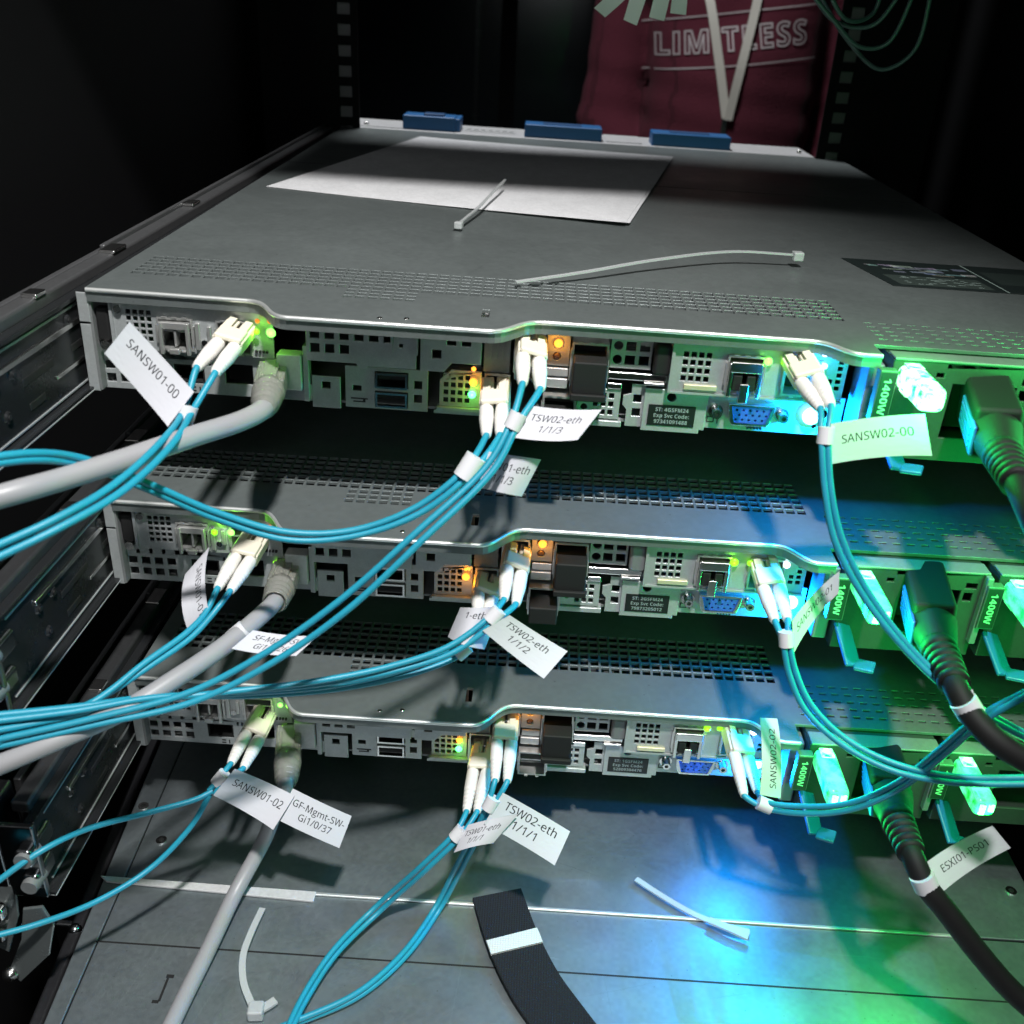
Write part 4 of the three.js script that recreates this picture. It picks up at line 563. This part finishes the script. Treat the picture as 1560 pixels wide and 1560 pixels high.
tie('curved white cable tie with its head at the bottom edge, on the bottom chassis', [[68.5, -263, 63.7], [67.3, -262, 77.4], [67.1, -262, 89.2], [70.5, -262.5, 101.3], [77, -263, 111.7]], [79.2, -263, 113.9], [0.1, 0, 1], { stub: [[80.1, -263.4, 113.5], [83.2, -263.4, 110.9], [85.8, -263.6, 108.2]] });
tie('clear cable tie offcut lying across the lid seam on the blue-lit right side', [[240.5, -263.6, 32.2], [252.6, -264, 41.3], [267, -264.2, 50.5], [278.5, -264.4, 54.9], [290.8, -264.8, 57.6]], null, null, { stub: [[272.4, -263, 54], [280.7, -262.4, 58.2], [289.1, -263, 62]] });
{
  const t = thing('strap', 'black woven hook-and-loop strap lying on the bottom chassis', 'strap');
  part('strap_band', strip([[174.3, -264, 46.2], [183.3, -262.6, 73.3], [193, -263.4, 93], [205.1, -264.4, 110.1], [217.2, -264.6, 126.8]], 23.5, 1.6), M.strap, t);
  part('stitching', strip([[182.2, -261.6, 70.1], [183.5, -261.5, 73.5], [184.8, -261.6, 77.1]], 23.9, 1.2, [0, 1, 0], 6), M.stitch, t);
}

// ---------------------------------------------------------------- the person beyond the rack
{
  const cx = 505, cz = -1640, t = thing('person', 'person in a maroon sweatshirt with outlined lettering, standing beyond the far end of the rack', 'person');
  const J = (x, y, z) => [cx + x, y, cz + z];
  const caps = [[J(-44, -330, 10), 104, J(-46, 120, 10), 102], [J(50, -330, 10), 104, J(56, 120, 10), 102], [J(-150, 185, -5), 66, J(150, 185, -5), 66], [J(0, 190, -5), 66, J(0, 260, 0), 58],
    [J(-190, 180, -45), 62, J(-212, -90, -45), 57], [J(-212, -90, -45), 54, J(-160, -280, 90), 40], [J(192, 180, -5), 62, J(225, -90, -20), 56], [J(225, -90, -20), 54, J(200, -300, 60), 40], [J(0, 10, 40), 100, J(0, -200, 30), 105]];
  const dist = (p) => { let d = 1e9; for (const [a, ra, b, rb] of caps) { const ab = sub(b, a), ap = sub(p, a), h = Math.min(1, Math.max(0, (ap[0] * ab[0] + ap[1] * ab[1] + ap[2] * ab[2]) / (ab[0] ** 2 + ab[1] ** 2 + ab[2] ** 2))), e = len(sub(ap, ab.map((v) => v * h))) - (ra + (rb - ra) * h), k = 28, q = Math.max(k - Math.abs(d - e), 0) / k; d = Math.min(d, e) - q * q * k / 4; }
    return d + 3.2 * Math.sin(p[0] * 0.034 + p[1] * 0.06) * Math.sin(p[1] * 0.047 - p[0] * 0.021 + 1) * (p[1] < 10 ? 1 : 0.3); };
  const mesher = (name, c, half, n, f, m, parent) => {
    const mc = new MarchingCubes(n, m, false, false, 200000), h = n / 2;
    for (let k = 0; k < n; k++) for (let j = 0; j < n; j++) for (let i = 0; i < n; i++) mc.field[i + j * n + k * n * n] = -f([c[0] + (i - h) / h * half, c[1] + (j - h) / h * half, c[2] + (k - h) / h * half]);
    mc.isolation = 0; mc.update();
    const g = new THREE.BufferGeometry(); g.setAttribute('position', new THREE.BufferAttribute(mc.positionArray.slice(0, mc.count * 3), 3)); g.setAttribute('normal', new THREE.BufferAttribute(mc.normalArray.slice(0, mc.count * 3), 3));
    g.scale(half, half, half).translate(...c); return part(name, g, m, parent);
  };
  const body = mesher('sweatshirt', J(0, -30, 0), 400, 66, dist, M.hoodie, t);
  const face = (p) => { const q = [(p[0] - cx) / 74, (p[1] - 395) / 112, (p[2] - cz - 10) / 92], d = (len(q) - 1) * 80; const nose = len(sub(p, J(0, 385, 102))) - 15, jaw = len(sub(p, J(0, 325, 45))) - 48, neck = Math.max(Math.hypot(p[0] - cx, p[2] - cz) - 55, Math.abs(p[1] - 270) - 60); return Math.min(d, nose, jaw, neck, Math.min(len(sub(p, J(-76, 388, 0))), len(sub(p, J(76, 388, 0)))) - 18); };
  mesher('head', J(0, 380, 10), 200, 44, face, M.skin, t);
  mesher('hair', J(0, 420, 0), 200, 40, (p) => Math.max((len([(p[0] - cx) / 82, (p[1] - 405) / 116, (p[2] - cz + 6) / 100]) - 1) * 85, p[2] - cz - 40 + (430 - p[1]) * 0.9), M.hair, t);
  const front = (x, y, off) => { let z = cz + 220; for (let k = 0; k < 60; k++) { const d = dist([x, y, z]); if (d < 0.3) break; z -= d * 0.8; } return z + off; };
  const onBody = (name, q, nu, nv, off, m) => {             // a thin print that follows the cloth
    const pos = [], uv = [], idx = [];
    for (let i = 0; i <= nu; i++) for (let j = 0; j <= nv; j++) { const u = i / nu, v = j / nv, a = mid(q[0], q[1], u), b = mid(q[3], q[2], u), p = mid(a, b, v); pos.push(p[0], p[1], front(p[0], p[1], off)); uv.push(u, 1 - v); if (i < nu && j < nv) { const k = i * (nv + 1) + j; idx.push(k, k + 1, k + nv + 1, k + 1, k + nv + 2, k + nv + 1); } }
    const g = new THREE.BufferGeometry(); g.setAttribute('position', new THREE.Float32BufferAttribute(pos, 3)); g.setAttribute('uv', new THREE.Float32BufferAttribute(uv, 2)); g.setIndex(idx); g.computeVertexNormals();
    return part(name, g, m, t, { uv: true });
  };
  const c = document.createElement('canvas'); c.width = 1024; c.height = 360; const g = c.getContext('2d'); g.fillStyle = '#000'; g.fillRect(0, 0, 1024, 360); g.strokeStyle = '#fff'; g.lineWidth = 11; g.font = 'bold 205px sans-serif'; g.textAlign = 'center'; g.textBaseline = 'middle';
  g.save(); g.translate(512, 178); g.scale(0.86, 1); 'LIMITLESS'.split('').forEach((ch, k, a) => { const w = a.map((q) => (q === 'I' ? 62 : g.measureText(q).width + 12)), T = w.reduce((p, q) => p + q, 0); const X = -T / 2 + w.slice(0, k).reduce((p, q) => p + q, 0) + w[k] / 2; if (ch === 'I') g.strokeRect(X - 18, -75, 36, 146); else g.strokeText(ch, X, 0); }); g.restore();
  g.lineWidth = 9; for (const y of [14, 346]) { g.beginPath(); g.moveTo(0, y); g.lineTo(1024, y); g.stroke(); }
  const at = new THREE.CanvasTexture(c);
  onBody('chest_print', [[332.7, 83.1, -1520], [622.2, 124.6, -1520], [639.5, 34.5, -1520], [342.1, -2, -1520]], 40, 12, 2.5, mat([0.42, 0.37, 0.37], 0.7, 0, { alphaMap: at, alphaTest: 0.5 }));
  const ly = thing('lanyard', 'pale lanyard hanging in a V down the front of the maroon sweatshirt', 'lanyard');
  const strap = (pts) => strip(pts.map((p) => [p[0], p[1], front(p[0], p[1], 9)]), 15, 1.6, [0, 0, 1], 24);
  part('strap', strap([[397.1, 239.6, -1510], [436.6, 118, -1510], [461.7, 28.4, -1510], [486.5, -63.6, -1510]]), M.lanyard, ly);
  part('strap', strap([[532, 245.3, -1506], [517.1, 121.7, -1506], [501.5, 30.6, -1506], [490, -67.3, -1506]]), M.lanyard, ly);
  const e = [486.1, -71.2, -1500]; part('lanyard_clip', [box(e[0] - 5, e[0] + 5, e[1] - 34, e[1] + 4, e[2] - 6, e[2] - 2, 1)], M.shiny, ly);
}
renderer.render(scene, camera);
